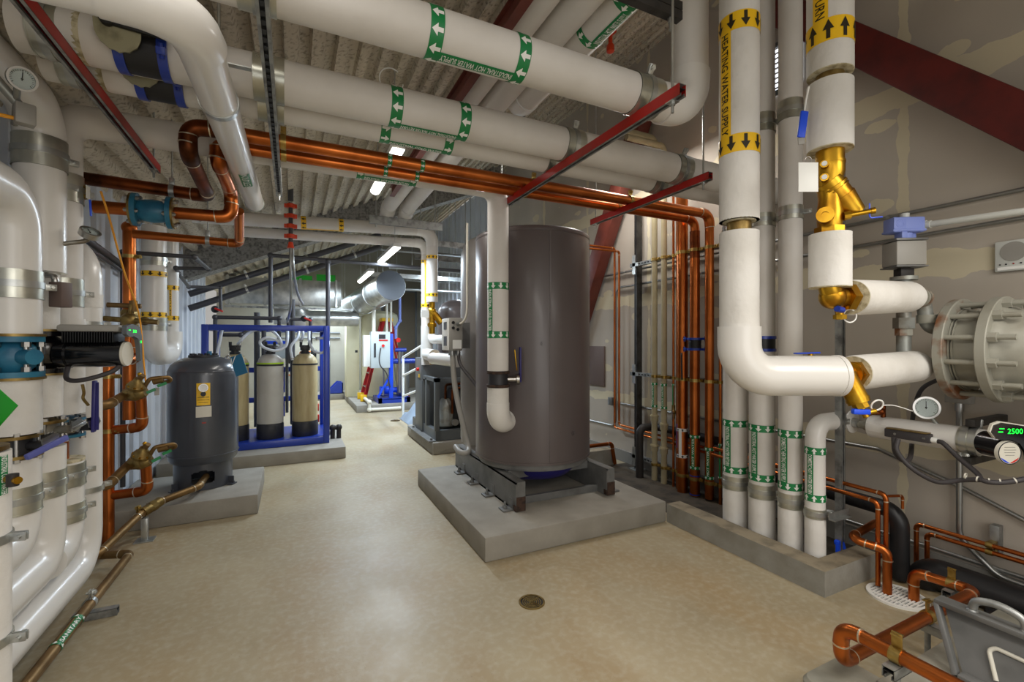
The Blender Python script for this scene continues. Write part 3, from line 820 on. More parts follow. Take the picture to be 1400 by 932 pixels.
# dial thermometers
def dial(label, c, n, R, stem_to, m='stainless', name='dial_thermometer'):
    root = thing(name, label, 'gauge', c); c = V(c); n = V(n).normalized()
    a, b, _ = basis(n)
    mb = MB().cyl(c - n * .02, c, R, n=32).ring(c + n * .004, n, R * .86, R * 1.04, .014, 32)
    mb.obj('case', M[m], root)
    d = MB().cyl(c, c + n * .001, R * .86, n=32).obj('dial_face', M['gaugeface'], root)
    mb = MB(); up = V((0, 0, 1)) - n * n.z; up.normalize(); rt = up.cross(n)
    for i in range(21):
        t = -2.2 + 4.4 * i / 20; w = up * cos(t) + rt * sin(t)
        mb.bar(c + n * .0016 + w * R * .66, c + n * .0016 + w * R * .8, .0012 if i % 5 else .0025, .0006, up=n)
    mb.bar(c + n * .003 - up * R * .15, c + n * .003 + up * R * .6, .003, .001, up=n).cyl(c + n * .001, c + n * .004, R * .08, n=12)
    mb.obj('scale_and_needle', M['printblack'], d)
    MB().cyl(c + n * .006, c + n * .008, R * .88, n=32).obj('lens', M['glass'], root)
    MB().sweep(spline([c - n * .015, c - n * .05, V(stem_to).lerp(c - n * .05, .4), V(stem_to)]), .011, 10).obj('stem', M['pipegrey'], root)
    return root
dial('larger dial thermometer near the top left corner, in front of a white elbow', onD(30, 108, 1.75), (.5, -.75, -.3), .042, onD(20, 170, 1.9))
dial('dial thermometer on the second left riser beside the black pipe, tipped over', onD(123, 318, 2.32), (.45, -.45, .75), .042, V((*B, 1.98)) + V((.08, -.02, 0)))
s_ = thing('flow_sensor', 'grey sensor box on a brass nipple behind the upper left thermometer', 'sensor', onD(32, 155, 1.85))
q = onD(34, 157, 1.85)
MB().box(q, (.06, .05, .085), .006, Matrix.Rotation(.5, 3, 'Z')).obj('box', M['panelgrey'], s_)
MB().cyl(q + V((-.02, 0, .04)), q + V((-.09, -.06, .14)), .018, n=14).obj('probe', M['pipegrey'], s_)
MB().sweep(spline([q + V((-.03, 0, -.02)), q + V((-.12, -.05, -.02)), q + V((-.3, -.15, .02))]), .008, 8).obj('yellow_lead', M['yellowcord'], s_)
s_ = thing('junction_box', 'dark grey box on the third left riser above the black pump', 'sensor', onD(83, 400, 2.2))
q = onD(83, 403, 2.2)
MB().box(q, (.06, .06, .12), .004, Matrix.Rotation(-.4, 3, 'Z')).obj('box', M['board'], s_)
MB().tube([q + V((-.02, 0, .05)), q + V((-.02, 0, .09)), q + V((-.09, .05, .10))], .014, .025, 12).obj('elbow', M['stainless'], s_)
# drain valve in front of the third riser
s_ = thing('ball_valve', 'small brass ball valve with white tag and blue lever hanging off the left risers', 'valve', onD(118, 258, 2.5))
q = onD(112, 258, 2.5)
MB().cyl(q + V((-.06, 0, .0)), q + V((.03, 0, -.01)), .018, n=14).ball(q, .026).cyl(q + V((0, 0, -.02)), q + V((.02, 0, -.05)), .013, n=12).obj('body', M['bronze'], s_)
MB().bar(q + V((.04, -.02, -.06)), q + V((.045, -.02, -.15)), .016, .008, .003).obj('lever', M['bluebright'], s_)
MB().bar(q + V((.035, -.03, .01)), q + V((.035, -.03, -.06)), .05, .002).obj('tag', M['white'], s_)

# ------------------------------------------------------------------ copper with the pressure reducing valves
WX = -1.22
rg = copper('thick copper riser with the yellow cord beside it, carrying the upper reducing valve', [(WX, 4.78, 2.44), (WX, 4.78, .85)], .045, fittings=False)
MB().ball((WX, 4.78, 2.44), .055).obj('elbow', M['copper'], rg)
re_ = copper('thinner copper riser standing on the floor beside the left white risers', [(WX, 4.30, .01), (WX, 4.30, 1.335), (-1.14, 4.66, 1.36), (-1.14, 4.66, 1.54)], .036, fil=.055)
cv = thing('check_valve', 'teal blue flanged check valve in the copper line at upper left', 'valve', (-.86, 3.7, 2.35))
X = (1, 0, 0)
for k in (-1, 1):
    xx = -.82 + k * .09
    MB().ring((xx, 3.7, 2.348), X, .03, .105, .026, 32).obj('flange', M['valveblue'], cv)
    MB().ring((xx + k * .02, 3.7, 2.348), X, .036, .102, .012, 32).obj('companion_flange', M['bronze'], cv)
    for i in range(6):
        a = i * pi / 3 + .3; y, z = 3.7 + .085 * cos(a), 2.348 + .085 * sin(a)
        MB().hexnut((xx - k * .026, y, z), (xx - k * .008, y, z), .013).hexnut((xx + k * .024, y, z), (xx + k * .042, y, z), .013).cyl((xx - k * .03, y, z), (xx + k * .046, y, z), .006, n=10).obj('bolt', M['stainless'], cv)
mb = MB().lathe([(.06, -.08), (.07, -.04), (.075, 0), (.07, .04), (.06, .08)], (-.82, 3.7, 2.348), X, 28)
mb.obj('body', M['valveblue'], cv)
for p, d, R in (((-.95, 3.8, 2.535), X, .0405), ((-.62, 3.8, 2.525), X, .0405), ((-.58, 4.4, 2.315), X, .033)):
    pass
def split_ring(label, p, d, R, m='clampbrass'):
    root = thing('ring_hanger', label, 'pipe hanger', p)
    clamp(root, p, d, R, (0, 0, 1), m)
    MB().cyl(V(p) + V((0, 0, R + .03)), (p[0], p[1], roof(p[0]) + .02), .005, n=8).obj('threaded_rod', M['galv'], root)
split_ring('ring hanger on the tarnished copper loop, upper left', (-.74, 3.8, 2.52), X, .041, 'galv')
split_ring('ring hanger on the third copper line behind the blue check valve', (-.62, 4.4, 2.315), X, .034, 'galv')

def reducing_valve(label, p, k=1.0):
    """bronze pilot-operated reducing valve with bolted bonnet, pilot tubing and unions"""
    p = V(p); root = thing('pressure_reducing_valve', label, 'valve', p)
    d = V((.72, -.25, .12)).normalized()
    mb = MB().lathe([(.03, -.075), (.045, -.06), (.05, -.02), (.05, .02), (.042, .06), (.03, .075)], p, d, 24)
    mb.ball(p + V((0, 0, .0)), .055)
    mb.obj('body', M['bronze'], root)
    up = V((.25, -.35, .9)).normalized()
    mb = MB().cyl(p + up * .045, p + up * .062, .062, n=28).lathe([(.06, .062), (.05, .08), (.03, .10), (.022, .125)], p, up, 24)
    mb.obj('bonnet', M['bronze'], root)
    for i in range(8):
        a, b, _ = basis(up); w = (a * cos(i * pi / 4) + b * sin(i * pi / 4)) * .052
        MB().hexnut(p + up * .06 + w, p + up * .074 + w, .009).obj('bolt', M['brass'], root)
    q = p + V((.10, -.02, .08))
    mb = MB().tube([p + d * .06 + V((0, 0, .03)), p + d * .10 + V((0, 0, .09)), q + V((.05, 0, .03)), q + V((.10, .03, .03)), q + V((.11, .05, .0)), q + V((.05, .06, -.01))], .014, .03, 12)
    mb.cyl(p + up * .10, p + up * .15 + V((.02, 0, 0)), .02, n=14).cyl(q + V((.01, 0, .0)), q + V((.07, 0, .015)), .022, n=14)
    mb.obj('pilot_tubing', M['copper_old'], root)
    MB().cyl(p + up * .118, p + up * .155, .008, n=10).ball(p + up * .158, .013).obj('adjusting_screw', M['brass'], root)
    MB().bar(q + V((.04, -.02, -.03)), q + V((.09, 0, -.01)), .014, .02).bar(q + V((-.02, -.03, -.075)), q + V((.03, -.02, -.05)), .014, .02).obj('valve_tag', M['green'], root)
    return root, p, d
zz1 = 1.5 - 64 / 622 * 3.55
prv1, P1, d1 = reducing_valve('upper bronze pressure reducing valve on the copper risers at left', (-1.03, 4.16, 1.12))
prv2, P2, d2 = reducing_valve('lower bronze pressure reducing valve on the copper risers at left', (-1.0, 4.16, .62))
MB().box(P1 + V((.135, -.03, .01)), (.002, .03, .055), 0, Matrix.Rotation(-1.0, 3, 'Z')).obj('hanging_tag', M['panelgrey'], prv1)
copper('copper branch from behind the white riser into the upper reducing valve', [(-1.25, 3.86, 1.07), (-1.12, 3.95, 1.07), P1 - d1 * .07], .03, m='copper_old', fil=.05)
copper('copper branch from behind the white riser into the lower reducing valve', [(-1.25, 3.86, .53), (-1.12, 3.95, .53), P2 - d2 * .07], .03, m='copper_old', fil=.05)
copper('short copper drop with reducer below the upper reducing valve, teeing into the thin riser', [P1 + V((.02, .06, -.04)), P1 + V((.02, .10, -.26)), (WX, 4.31, P1.z - .28)], .034, fil=.05)
copper('short copper drop with reducer below the lower reducing valve, teeing into the thin riser', [P2 + V((.02, .06, -.04)), P2 + V((.02, .10, -.24)), (WX, 4.31, P2.z - .26)], .034, fil=.05)
iv = thing('ball_valve', 'bronze union valve cluster on the thick copper riser above the reducing valves', 'valve', (WX, 4.78, 1.68))
MB().lathe([(.05, 1.60), (.062, 1.62), (.062, 1.66), (.052, 1.68), (.062, 1.70), (.062, 1.74), (.05, 1.76)], (WX, 4.78, 0), n=8).cyl((WX - .14, 4.70, 1.68), (WX + .22, 4.66, 1.655), .022, n=14).ball((WX + .12, 4.70, 1.665), .036).ball((WX + .02, 4.70, 1.67), .06).cyl((WX + .03, 4.68, 1.72), (WX + .04, 4.67, 1.80), .016, n=12).obj('body', M['bronze'], iv)
MB().cyl((WX - .12, 4.70, 1.79), (WX + .10, 4.69, 1.785), .02, n=12).cyl((WX + .05, 4.69, 1.83), (WX + .05, 4.69, 1.74), .03, n=12).obj('bypass', M['copper_old'], iv)
for z, r, y in ((2.20, .045, 4.78), (1.36, .045, 4.78)): clamp(rg, (WX, y, z), (0, 0, 1), r, (.8, -.4, 0), 'clampbrass')
for z in (1.24, .84): clamp(re_, (WX, 4.30, z), (0, 0, 1), .035, (.8, -.4, 0), 'clampbrass')
y_ = thing('yellow_cord', 'thin yellow orange cord slanting down beside the thick copper riser', 'cord', onD(140, 268, 2.7))
MB().sweep(spline([onD(138, 262, 2.62), onD(150, 300, 2.8), onD(170, 372, 3.1), onD(190, 430, 3.45), onD(197, 500, 3.5), onD(200, 528, 3.5)]), .006, 8).obj('cord', M['yellowcord'], y_)

# grey plastic pipe that wanders from the wall to the softeners
def gp(u, v, d): return onD(u, v, d)
pg = thing('grey_plastic_pipe', 'dark grey plastic pipe zigzagging from the left wall towards the softeners', 'pipe', (-1.2, 3.9, 2.1))
path = [(-1.27, 3.95, .2), (-1.27, 3.95, 2.09), (-.70, 4.2, 2.09), (-.72, 4.75, 2.00), (-1.15, 5.0, 2.02)]
path = [(-1.31, 4.96, .25), (-1.31, 4.96, 2.26), (-.80, 4.96, 2.26), (-.80, 5.70, 2.26), (-1.08, 5.72, 2.25), onD(244, 374, 5.0), onD(258, 392, 5.6), onD(301, 393, 5.9), onD(302, 425, 5.9)]
MB().tube(path, .019, .02, 12).obj('tube', M['pipedark'], pg)
for p in path[1:-1]: MB().ball(p, .027).obj('elbow', M['pipedark'], pg)
pw = thing('black_pipe', 'thin black pipe slanting along the left wall behind the tipped thermometer', 'pipe', (-1.3, 3.6, 2.0))
MB().tube([(-1.32, 4.2, 2.225), (-1.32, 5.15, 2.135)], .026, 0, 12).tube([(-1.32, 4.2, 2.17), (-1.32, 5.15, 2.085)], .014, 0, 10).obj('tube', M['pipedark'], pw)

# pair with yellow flow markers that join in a wide bend
hb = jacketed('larger white pipe with yellow markers on the left wall, ending in a wide bend', [(-1.2, 5.44, 2.6), (-1.2, 5.44, 1.36), (-1.16, 5.92, 1.36), (-1.16, 5.92, 1.6)], .10, fil=.15, m='pvc', covers=False)
marker(hb, (-1.2, 5.44, 0), (0, 0, 1), .10, 2.14, 1.75, 'HEATING WATER', (-.8, -.4, 0), .05, .04, bg='yellow', fg='printblack', arrow=-1, na=9, strip=False)
saddle(hb, (-1.2, 5.44, 2.28), (0, 0, 1), .10, .12, LUG); saddle(hb, (-1.2, 5.44, 1.66), (0, 0, 1), .10, .12, LUG)
hc = jacketed('thinner white pipe with yellow markers just right of the larger yellow marked one', [(-1.16, 5.92, 2.6), (-1.16, 5.92, 1.60)], .068, m='pvc')
marker(hc, (-1.16, 5.92, 0), (0, 0, 1), .068, 2.06, 1.74, 'RETURN', (.1, -1, 0), .05, .02, bg='yellow', fg='printblack', arrow=-1, na=7)

# ------------------------------------------------------------------ bladder tank and floor copper
TC = (-.744, 5.06)
bt = thing('bladder_tank', 'dark grey bladder expansion tank with yellow gauge label on a round skirt', 'tank', (*TC, .17))
prof = [(.225, .40), (.252, .405), (.268, .43), (.278, .48), (.278, 1.19), (.272, 1.235), (.252, 1.28), (.21, 1.32), (.15, 1.345), (.08, 1.355)]
mb = MB().lathe(prof, (*TC, 0), n=64).torus((*TC, .475), (0, 0, 1), .279, .005, 64, 8).torus((*TC, 1.225), (0, 0, 1), .274, .004, 64, 8)
mb.obj('shell', M['bladder'], bt)
# skirt with a rounded hand hole facing the aisle
n = 96; ah = atan2(-.55 * 5.06, .16 * 5); ah = atan2(-1, .12)
rows = [.172 + .235 * i / 20 for i in range(21)]
mb = MB(); idx = {}
for r in (.23, .223):
    base = len(mb.v)
    vs = [V((TC[0] + r * cos(2 * pi * j / n + ah), TC[1] + r * sin(2 * pi * j / n + ah), z)) for z in rows for j in range(n)]
    fs = []
    for i in range(20):
        for j in range(n):
            t = 2 * pi * (j + .5) / n
            if t > pi: t -= 2 * pi
            x = t * .23; z = (rows[i] + rows[i + 1]) / 2 - .285
            if (abs(x) / .092) ** 3 + (abs(z) / .058) ** 4 < 1: continue
            fs.append((i * n + j, i * n + (j + 1) % n, (i + 1) * n + (j + 1) % n, (i + 1) * n + j))
    mb.add(vs, fs)
mb.obj('skirt', M['bladder'], bt)
for a in (-.45, -2.4, 1.2):
    q = V((TC[0] + .255 * cos(a), TC[1] + .255 * sin(a), .172))
    MB().box(q + V((0, 0, .006)), (.07, .07, .012), .002, Matrix.Rotation(a, 3, 'Z')).box(q + V((0, 0, .04)), (.05, .008, .07), 0, Matrix.Rotation(a, 3, 'Z')).hexnut(q + V((.02 * cos(a), .02 * sin(a), .012)), q + V((.02 * cos(a), .02 * sin(a), .03)), .012).obj('foot', M['bladder'], bt)
fl = MB().cyl((*TC, 1.345), (*TC, 1.37), .12, n=36)
for i in range(12): fl.hexnut((TC[0] + .10 * cos(i * pi / 6), TC[1] + .10 * sin(i * pi / 6), 1.37), (TC[0] + .10 * cos(i * pi / 6), TC[1] + .10 * sin(i * pi / 6), 1.385), .012)
fl.obj('top_flange', M['dark'], bt)
MB().cyl((TC[0] + .05, TC[1] - .05, 1.37), (TC[0] + .05, TC[1] - .05, 1.405), .02, n=14).obj('air_valve_cap', M['teal'], bt)
# gauge label, bent to the shell
af = atan2(-1.0, .135)
def shell_pt(x, y, r): return V((TC[0] + r * cos(af + x / .278), TC[1] + r * sin(af + x / .278), y))
lb = MB().grid([[shell_pt(-.05 + .10 * i / 8, z, .281) for i in range(9)] for z in (.935, 1.13)], False, False).obj('yellow_label', M['yellow'], bt)
mb = MB().text('EXPANSION TANK', 0, 0, 0, .011, .085, 0, lambda x, y: shell_pt(x, 1.005 + y, .282)).text('FOR HYDRONIC SYSTEM', 0, 0, 0, .008, .085, 0, lambda x, y: shell_pt(x, .982 + y, .282)).text('CHECK CHARGE', 0, 0, 0, .008, .07, 0, lambda x, y: shell_pt(x, .96 + y, .282))
mb.obj('lettering', M['printblack'], lb)
nv = (shell_pt(0, 0, 1) - shell_pt(0, 0, 0)).normalized()
c = shell_pt(0, 1.09, .283)
MB().cyl(c, c + nv * .018, .034, n=28).ring(c + nv * .018, nv, .028, .036, .008, 28).obj('gauge_case', M['stainless'], bt)
MB().cyl(c + nv * .018, c + nv * .019, .028, n=28).obj('gauge_face', M['white'], bt)
c = shell_pt(.0, 1.035, .283); MB().cyl(c, c + nv * .02, .02, n=20).obj('charging_port', M['black'], bt)
MB().grid([[shell_pt(-.055 + .115 * i / 8, z, .281) for i in range(9)] for z in (.83, .925)], False, False).obj('rating_plate', M['offwhite'], bt)
MB().grid([[shell_pt(-.01 + .03 * i / 3, z, .281) for i in range(4)] for z in (.775, .785)], False, False).obj('red_sticker', M['red'], bt)
o = thing('care_tag', 'blue cardboard tag dangling from the top of the dark bladder tank', 'tag', onD(330, 505, 4.1))
q = onD(322, 486, 4.05); q2 = onD(331, 512, 4.05)
MB().bar(q, q2, .11, .003, up=(-.45, -.9, 0)).obj('card', M['teal'], o)
MB().sweep(spline([onD(312, 484, 4.1), onD(316, 490, 4.05), onD(316, 500, 4.03), q]), .003, 6).obj('string', M['white'], o)

# copper along the floor
cf = copper('copper pipe leaving the skirt of the bladder tank and sloping down along the pad', [(-.70, 4.88, .285), (-.72, 4.64, .262), (-.95, 4.42, .235), (-1.03, 4.28, .20), (-1.15, 3.86, .10), (-1.30, 3.78, .10)], .027, m='copper_old', fil=.05)
MB().cyl((-.94, 4.43, .237), (-1.02, 4.30, .205), .038, n=16).cyl((-.965, 4.39, .228), (-.985, 4.36, .22), .042, n=8).obj('union', M['bronze'], cf)
cw = copper('old copper waste pipe running along the floor at lower left towards the camera', [(-1.18, 3.9, .085), (-.975, 3.83, .085), (-1.0, 1.2, .085)], .025, m='copper_old', fil=.05, n=18)
q0 = V((-1.0, 2.55, .085))
marker(cw, (-.975, 3.83, .085), (-.025, -2.63, 0), .025, .80, 1.03, 'SANITARY', (.75, .1, 1), .02, .026, read=-1, na=5)
for i, (y, lab) in enumerate(((3.2, 'strut stand under the floor copper pipe, the farther one'), (2.2, 'strut stand under the floor copper pipe at the lower left corner'))):
    xx = -.985
    st = thing('pipe_support', lab, 'pipe support', (xx, y, 0))
    mb = MB(); strut_mesh(mb, (xx - .07, y, .021), (xx + .12, y, .021), h=.041); mb.obj('strut_channel', [M['strut'], M['red'], M['black']], st)
    clamp(st, (xx, y, .085), (0, 1, 0), .0255, (0, 0, 1), 'galv')
st = thing('pipe_support', 'small galvanised strut post under the sloping copper pipe near the pad corner', 'pipe support', (-.88, 4.22, 0))
MB().bb((-1.02, 4.26, 0), (-.98, 4.30, .17), .002).bb((-1.06, 4.23, 0), (-.94, 4.34, .006)).obj('post', M['galv'], st)
clamp(st, (-1.03, 4.28, .20), (-.3, -.9, -.1), .022, (0, 0, 1), 'clampbrass')
# ------------------------------------------------------------------ big grey storage tank
TK = (2.03, 3.77)
tk = thing('storage_tank', 'tall warm grey storage tank standing on the steel skid in the middle', 'tank', (*TK, .17))
prof = [(.50, .47), (.53, .475), (.53, 2.44), (.527, 2.455), (.515, 2.462), (.50, 2.462), (.49, 2.445), (.05, 2.44)]
mb = MB().lathe(prof, (*TK, 0), n=96)
mb.obj('shell', M['tank'], tk, sharp=50)
mb = MB().ring((*TK, .478), (0, 0, 1), .528, .5345, .02, 96).ring((*TK, 2.425), (0, 0, 1), .528, .5335, .012, 96)
for a in (atan2(-.55, .84), atan2(-.95, -.2)):
    p0_, p1_ = [(TK[0] + .5305 * cos(a), TK[1] + .5305 * sin(a), z) for z in (.49, 2.42)]
    mb.bar(p0_, p1_, .012, .004, up=(cos(a), sin(a), 0))
    for z in (.6, 1.35, 2.0): mb.cyl((TK[0] + .53 * cos(a), TK[1] + .53 * sin(a), z), (TK[0] + .537 * cos(a), TK[1] + .537 * sin(a), z), .006, n=8)
mb.obj('seam_strip', M['tank'], tk)
MB().lathe([(.30, .41), (.50, .415), (.505, .44), (.50, .472), (.3, .47)], (*TK, 0), n=80).obj('base_drum', M['steelgrey'], tk)
MB().lathe([(.2, .26), (.34, .30), (.40, .36), (.42, .415), (.2, .41)], (*TK, 0), n=48).obj('bottom_head', M['navy'], tk)
q = V((TK[0] + .30, TK[1] + .05, 2.44))
MB().tube([q + V((-.1, -.1, 0)), q + V((-.1, -.1, .10)), q + V((.0, -.12, .10)), q + V((.02, .08, .10)), q + V((.12, .1, .10)), q + V((.14, .0, .07)), q + V((.1, -.08, .03)), q + V((.02, -.1, .03))], .009, .02, 10).cyl(q + V((-.1, -.1, 0)), q + V((-.1, -.1, .05)), .016, n=12).obj('copper_vent_loop', M['copper'], tk)
MB().cyl(q + V((-.16, -.16, 0)), q + V((-.16, -.16, .06)), .014, n=12).ball(q + V((-.16, -.16, .07)), .022).cyl(q + V((-.2, -.18, .07)), q + V((-.12, -.14, .07)), .009, n=10).obj('air_vent', M['bronze'], tk)
for z, a in ((1.48, -1.9), (.72, -1.35)):
    c = V((TK[0] + .53 * cos(a), TK[1] + .53 * sin(a), z)); n_ = V((cos(a), sin(a), 0))
    MB().cyl(c - n_ * .01, c + n_ * .008, .02, n=18).hexnut(c + n_ * .008, c + n_ * .02, .012).obj('tapping_plug', M['tank'], tk)
sk = thing('tank_skid', 'painted steel channel skid with rusty beam ends under the big grey tank', 'skid', (2.03, 3.77, .17))
for x in (1.60, 2.47):
    mb = MB().bb((x - .04, 3.165, .172), (x - .028, 4.62, .40)).bb((x - .04, 3.165, .385), (x + .042, 4.62, .40)).bb((x - .04, 3.165, .172), (x + .042, 4.62, .187))
    mb.bb((x - .03, 3.163, .172), (x + .042, 3.175, .40))
    mb.obj('channel_beam', M['steelgrey'], sk)
    mb = MB().bb((x - .036, 3.158, .175), (x + .042, 3.164, .285)).bb((x - .046, 3.16, .18), (x - .04, 3.20, .22))
    mb.obj('rust_patch', M['rust'], sk)
    for y in (3.25, 3.62, 3.98, 4.35):
        s = -1 if x < 2 else 1
        xb = x + s * .075
        mb = MB().bb((min(x + s * .03, x + s * .13), y - .045, .172), (max(x + s * .03, x + s * .13), y + .045, .185), .002)
        mb.bb((min(x + s * .04, x + s * .048), y - .03, .18), (max(x + s * .04, x + s * .048), y + .03, .26))
        mb.cyl((xb + s * .02, y, .185), (xb + s * .02, y, .235), .009, n=10).hexnut((xb + s * .02, y, .186), (xb + s * .02, y, .205), .018)
        mb.obj('anchor_clip', M['steelgrey'], sk)
MB().bb((1.63, 3.30, .172), (2.43, 3.36, .22)).bb((1.63, 3.30, .172), (2.43, 3.31, .23)).obj('cross_member', M['steelgrey'], sk)
MB().bb((1.63, 3.45, .34), (2.43, 3.60, .41)).bb((1.63, 4.0, .34), (2.43, 4.12, .41)).obj('saddle_plate', M['steelgrey'], sk)

# second vessel behind it
v2 = thing('storage_tank', 'light grey domed vessel half hidden behind the big grey tank and white drop pipe', 'tank', (2.03, 4.98, 0))
MB().lathe([(.22, .30), (.26, .33), (.27, .38), (.27, 2.45), (.262, 2.53), (.23, 2.62), (.16, 2.69), (.08, 2.72)], (2.03, 4.98, 0), n=56).obj('shell', M['tank_light'], v2)
MB().lathe([(.24, .0), (.24, .32), (.22, .32)], (2.03, 4.98, 0), n=40).obj('skirt', M['tank_light'], v2)
cb = thing('control_box', 'grey control box with dark buttons and white label left of the white drop pipe', 'control box', (1.53, 4.63, 1.57))
MB().bb((1.46, 4.50, 1.40), (1.60, 4.76, 1.74), .006).obj('enclosure', M['panelgrey'], cb)
dp = MB().bb((1.452, 4.52, 1.405), (1.46, 4.75, 1.735), .003).obj('door_panel', M['white'], cb)
MB().bb((1.449, 4.58, 1.62), (1.452, 4.68, 1.70)).bb((1.449, 4.58, 1.45), (1.452, 4.68, 1.55)).obj('display_window', M['bladder'], cb)
for x, z in ((1.495, 1.69), (1.495, 1.635), (1.545, 1.62)): MB().cyl((x, 4.50, z), (x, 4.492, z), .016, n=18).obj('knockout_plug', M['black'], cb)
MB().bb((1.49, 4.497, 1.42), (1.585, 4.50, 1.51)).obj('instruction_label', M['white'], cb)
MB().bb((1.605, 4.66, 1.42), (1.74, 4.74, 1.70)).obj('back_box', M['steelgrey'], cb)
e_ = thing('conduit', 'light grey conduit curving up from the control box along the white drop pipe', 'conduit', (1.57, 4.5, 1.7))
MB().sweep(spline([(1.545, 4.49, 1.675), (1.575, 4.44, 1.69), (1.60, 4.40, 1.75), (1.605, 4.38, 1.85), (1.605, 4.38, 2.1), (1.605, 4.38, 2.7)]), .012, 10).obj('tube', M['offwhite'], e_)
MB().cyl((1.54, 4.50, 1.675), (1.56, 4.465, 1.682), .02, n=14).obj('connector', M['conduit'], e_)
for i, (pts, r, lab) in enumerate((
    ([(1.50, 4.55, 1.40), (1.52, 4.5, 1.0), (1.56, 4.35, .62), (1.57, 4.25, .46), (1.53, 4.16, .42), (1.47, 4.2, .42), (1.46, 4.32, .45)], .028, 'thick grey flexible conduit hanging in a loop over the skid beam'),
    ([(1.56, 4.53, 1.40), (1.57, 4.48, 1.25), (1.62, 4.2, 1.08), (1.60, 4.02, .98), (1.59, 4.0, .7), (1.59, 4.02, .42)], .017, 'thin grey flexible conduit dropping just left of the white elbow'))):
    e_ = thing('flexible_conduit', lab, 'conduit', pts[0])
    MB().sweep(spline(pts), r, 14).obj('hose', M['rubber'] if i else M['panelgrey'], e_)
    MB().cyl(pts[0], V(pts[0]) - V((0, 0, .05)), r * 1.35, n=14).obj('connector', M['conduit'], e_)

# compressor frame
cf_ = thing('compressor_unit', 'grey steel framed compressor with dark insides on the pad behind the tank', 'compressor', (2.2, 6.5, .16))
def fr(lo, hi, nm='frame_post'): return MB().bb(lo, hi, .003).obj(nm, M['darksteel'], cf_)
mb = MB().bb((1.72, 5.90, .165), (1.79, 7.2, .30)).bb((1.72, 5.90, .165), (2.9, 5.97, .30)).bb((2.83, 5.9, .165), (2.9, 7.2, .3))
mb.obj('base_channel', M['darksteel'], cf_)
for x, y in ((1.74, 5.93), (1.74, 6.38), (2.87, 5.93)): fr((x - .03, y - .03, .30), (x + .03, y + .03, .98))
mb = MB().bb((1.71, 5.90, .95), (2.9, 5.97, 1.0)).bb((1.71, 5.90, .95), (1.78, 6.9, 1.0))
mb.obj('top_rail', M['darksteel'], cf_)
MB().bb((1.70, 6.55, .18), (2.3, 6.95, 1.25), .01).obj('side_cabinet', M['darksteel'], cf_)
MB().bb((1.695, 6.58, .95), (1.70, 6.9, 1.23)).obj('cabinet_door', M['steelgrey'], cf_)
MB().cyl((1.70, 6.72, 1.08), (1.66, 6.72, 1.08), .025, n=16).obj('red_stop_button', M['redlight'], cf_)
MB().bb((1.69, 6.66, .96), (1.695, 6.72, 1.01)).obj('yellow_label', M['yellow'], cf_)
MB().lathe([(.10, .31), (.18, .33), (.2, .42), (.2, .72), (.15, .84), (.06, .88)], (2.15, 6.2, 0), n=30).obj('compressor_shell', M['black'], cf_)
MB().lathe([(.10, .31), (.12, .33), (.125, .6), (.06, .7)], (1.93, 6.15, 0), n=24).obj('receiver', M['pipegrey'], cf_)
MB().tube([(1.9, 6.05, .7), (1.9, 6.05, .9), (2.2, 6.1, .9), (2.2, 6.1, .5)], .018, .04, 10).tube([(1.98, 6.0, .5), (1.98, 6.0, .85), (2.4, 6.0, .85)], .016, .04, 10).obj('refrigerant_tubes', M['copper_dark'], cf_)
MB().bb((2.3, 6.0, .4), (2.75, 6.8, .9), .02).obj('heat_exchanger_block', M['black'], cf_)
for xx in (2.0, 2.2): MB().cyl((xx, 5.96, .39), (xx, 5.915, .39), .045, n=20).obj('sight_glass', M['stainless'], cf_)
MB().bb((1.62, 5.88, .162), (1.72, 7.1, .175)).hexnut((1.67, 5.95, .175), (1.67, 5.95, .20), .018).hexnut((1.67, 6.95, .175), (1.67, 6.95, .20), .018).obj('anchor_angle', M['steelgrey'], cf_)
vd = thing('domed_vessel', 'dark grey dome topped vessel above the compressor frame', 'tank', (2.25, 6.55, 1.26))
MB().lathe([(.22, 1.252), (.28, 1.28), (.28, 1.90), (.27, 1.98), (.22, 2.06), (.13, 2.11), (.05, 2.125)], (2.25, 6.62, 0), n=44).obj('shell', M['tank'], vd)
# white fittings between the drop pipes and the compressor
wl = jacketed('white insulated elbow with brass valve below the yellow banded drop pipe', [(1.76, 6.50, 1.72), (1.76, 6.50, 1.30), (1.76, 6.10, 1.30)], .085, m='pvc', covers=False, fil=.09)
wl2 = jacketed('short white pipe leading from the yellow banded drop pipe to the control box', [(1.81, 6.4, 1.60), (1.81, 6.4, 1.52), (1.75, 5.5, 1.52)], .062, m='pvc', covers=False, fil=.08)
wl3 = jacketed('low white elbow resting above the compressor frame beside the control box', [(1.60, 5.62, 1.28), (1.62, 5.5, 1.28), (1.72, 5.0, 1.27)], .075, m='pvc', covers=False, fil=.09)
MB().cyl((1.76, 6.1, 1.30), (1.76, 6.04, 1.30), .05, n=18).cyl((1.70, 6.05, 1.30), (1.70, 6.02, 1.18), .03, n=14).obj('brass_union', M['brass'], wl)
yv = thing('y_strainer', 'brass strainer valve hanging in the yellow banded drop pipe', 'valve', (1.81, 6.4, 1.85))
MB().cyl((1.81, 6.4, 2.06), (1.81, 6.4, 1.58), .042, n=18).ball((1.81, 6.4, 1.93), .06).cyl((1.81, 6.4, 1.93), (1.93, 6.34, 1.76), .05, n=18).lathe([(.06, 1.70), (.068, 1.73), (.06, 1.76)], (1.81, 6.4, 0), n=8).obj('body', M['brass'], yv)
MB().bb((1.62, 6.28, 1.83), (1.73, 6.3, 1.93)).obj('tag', M['white'], yv)
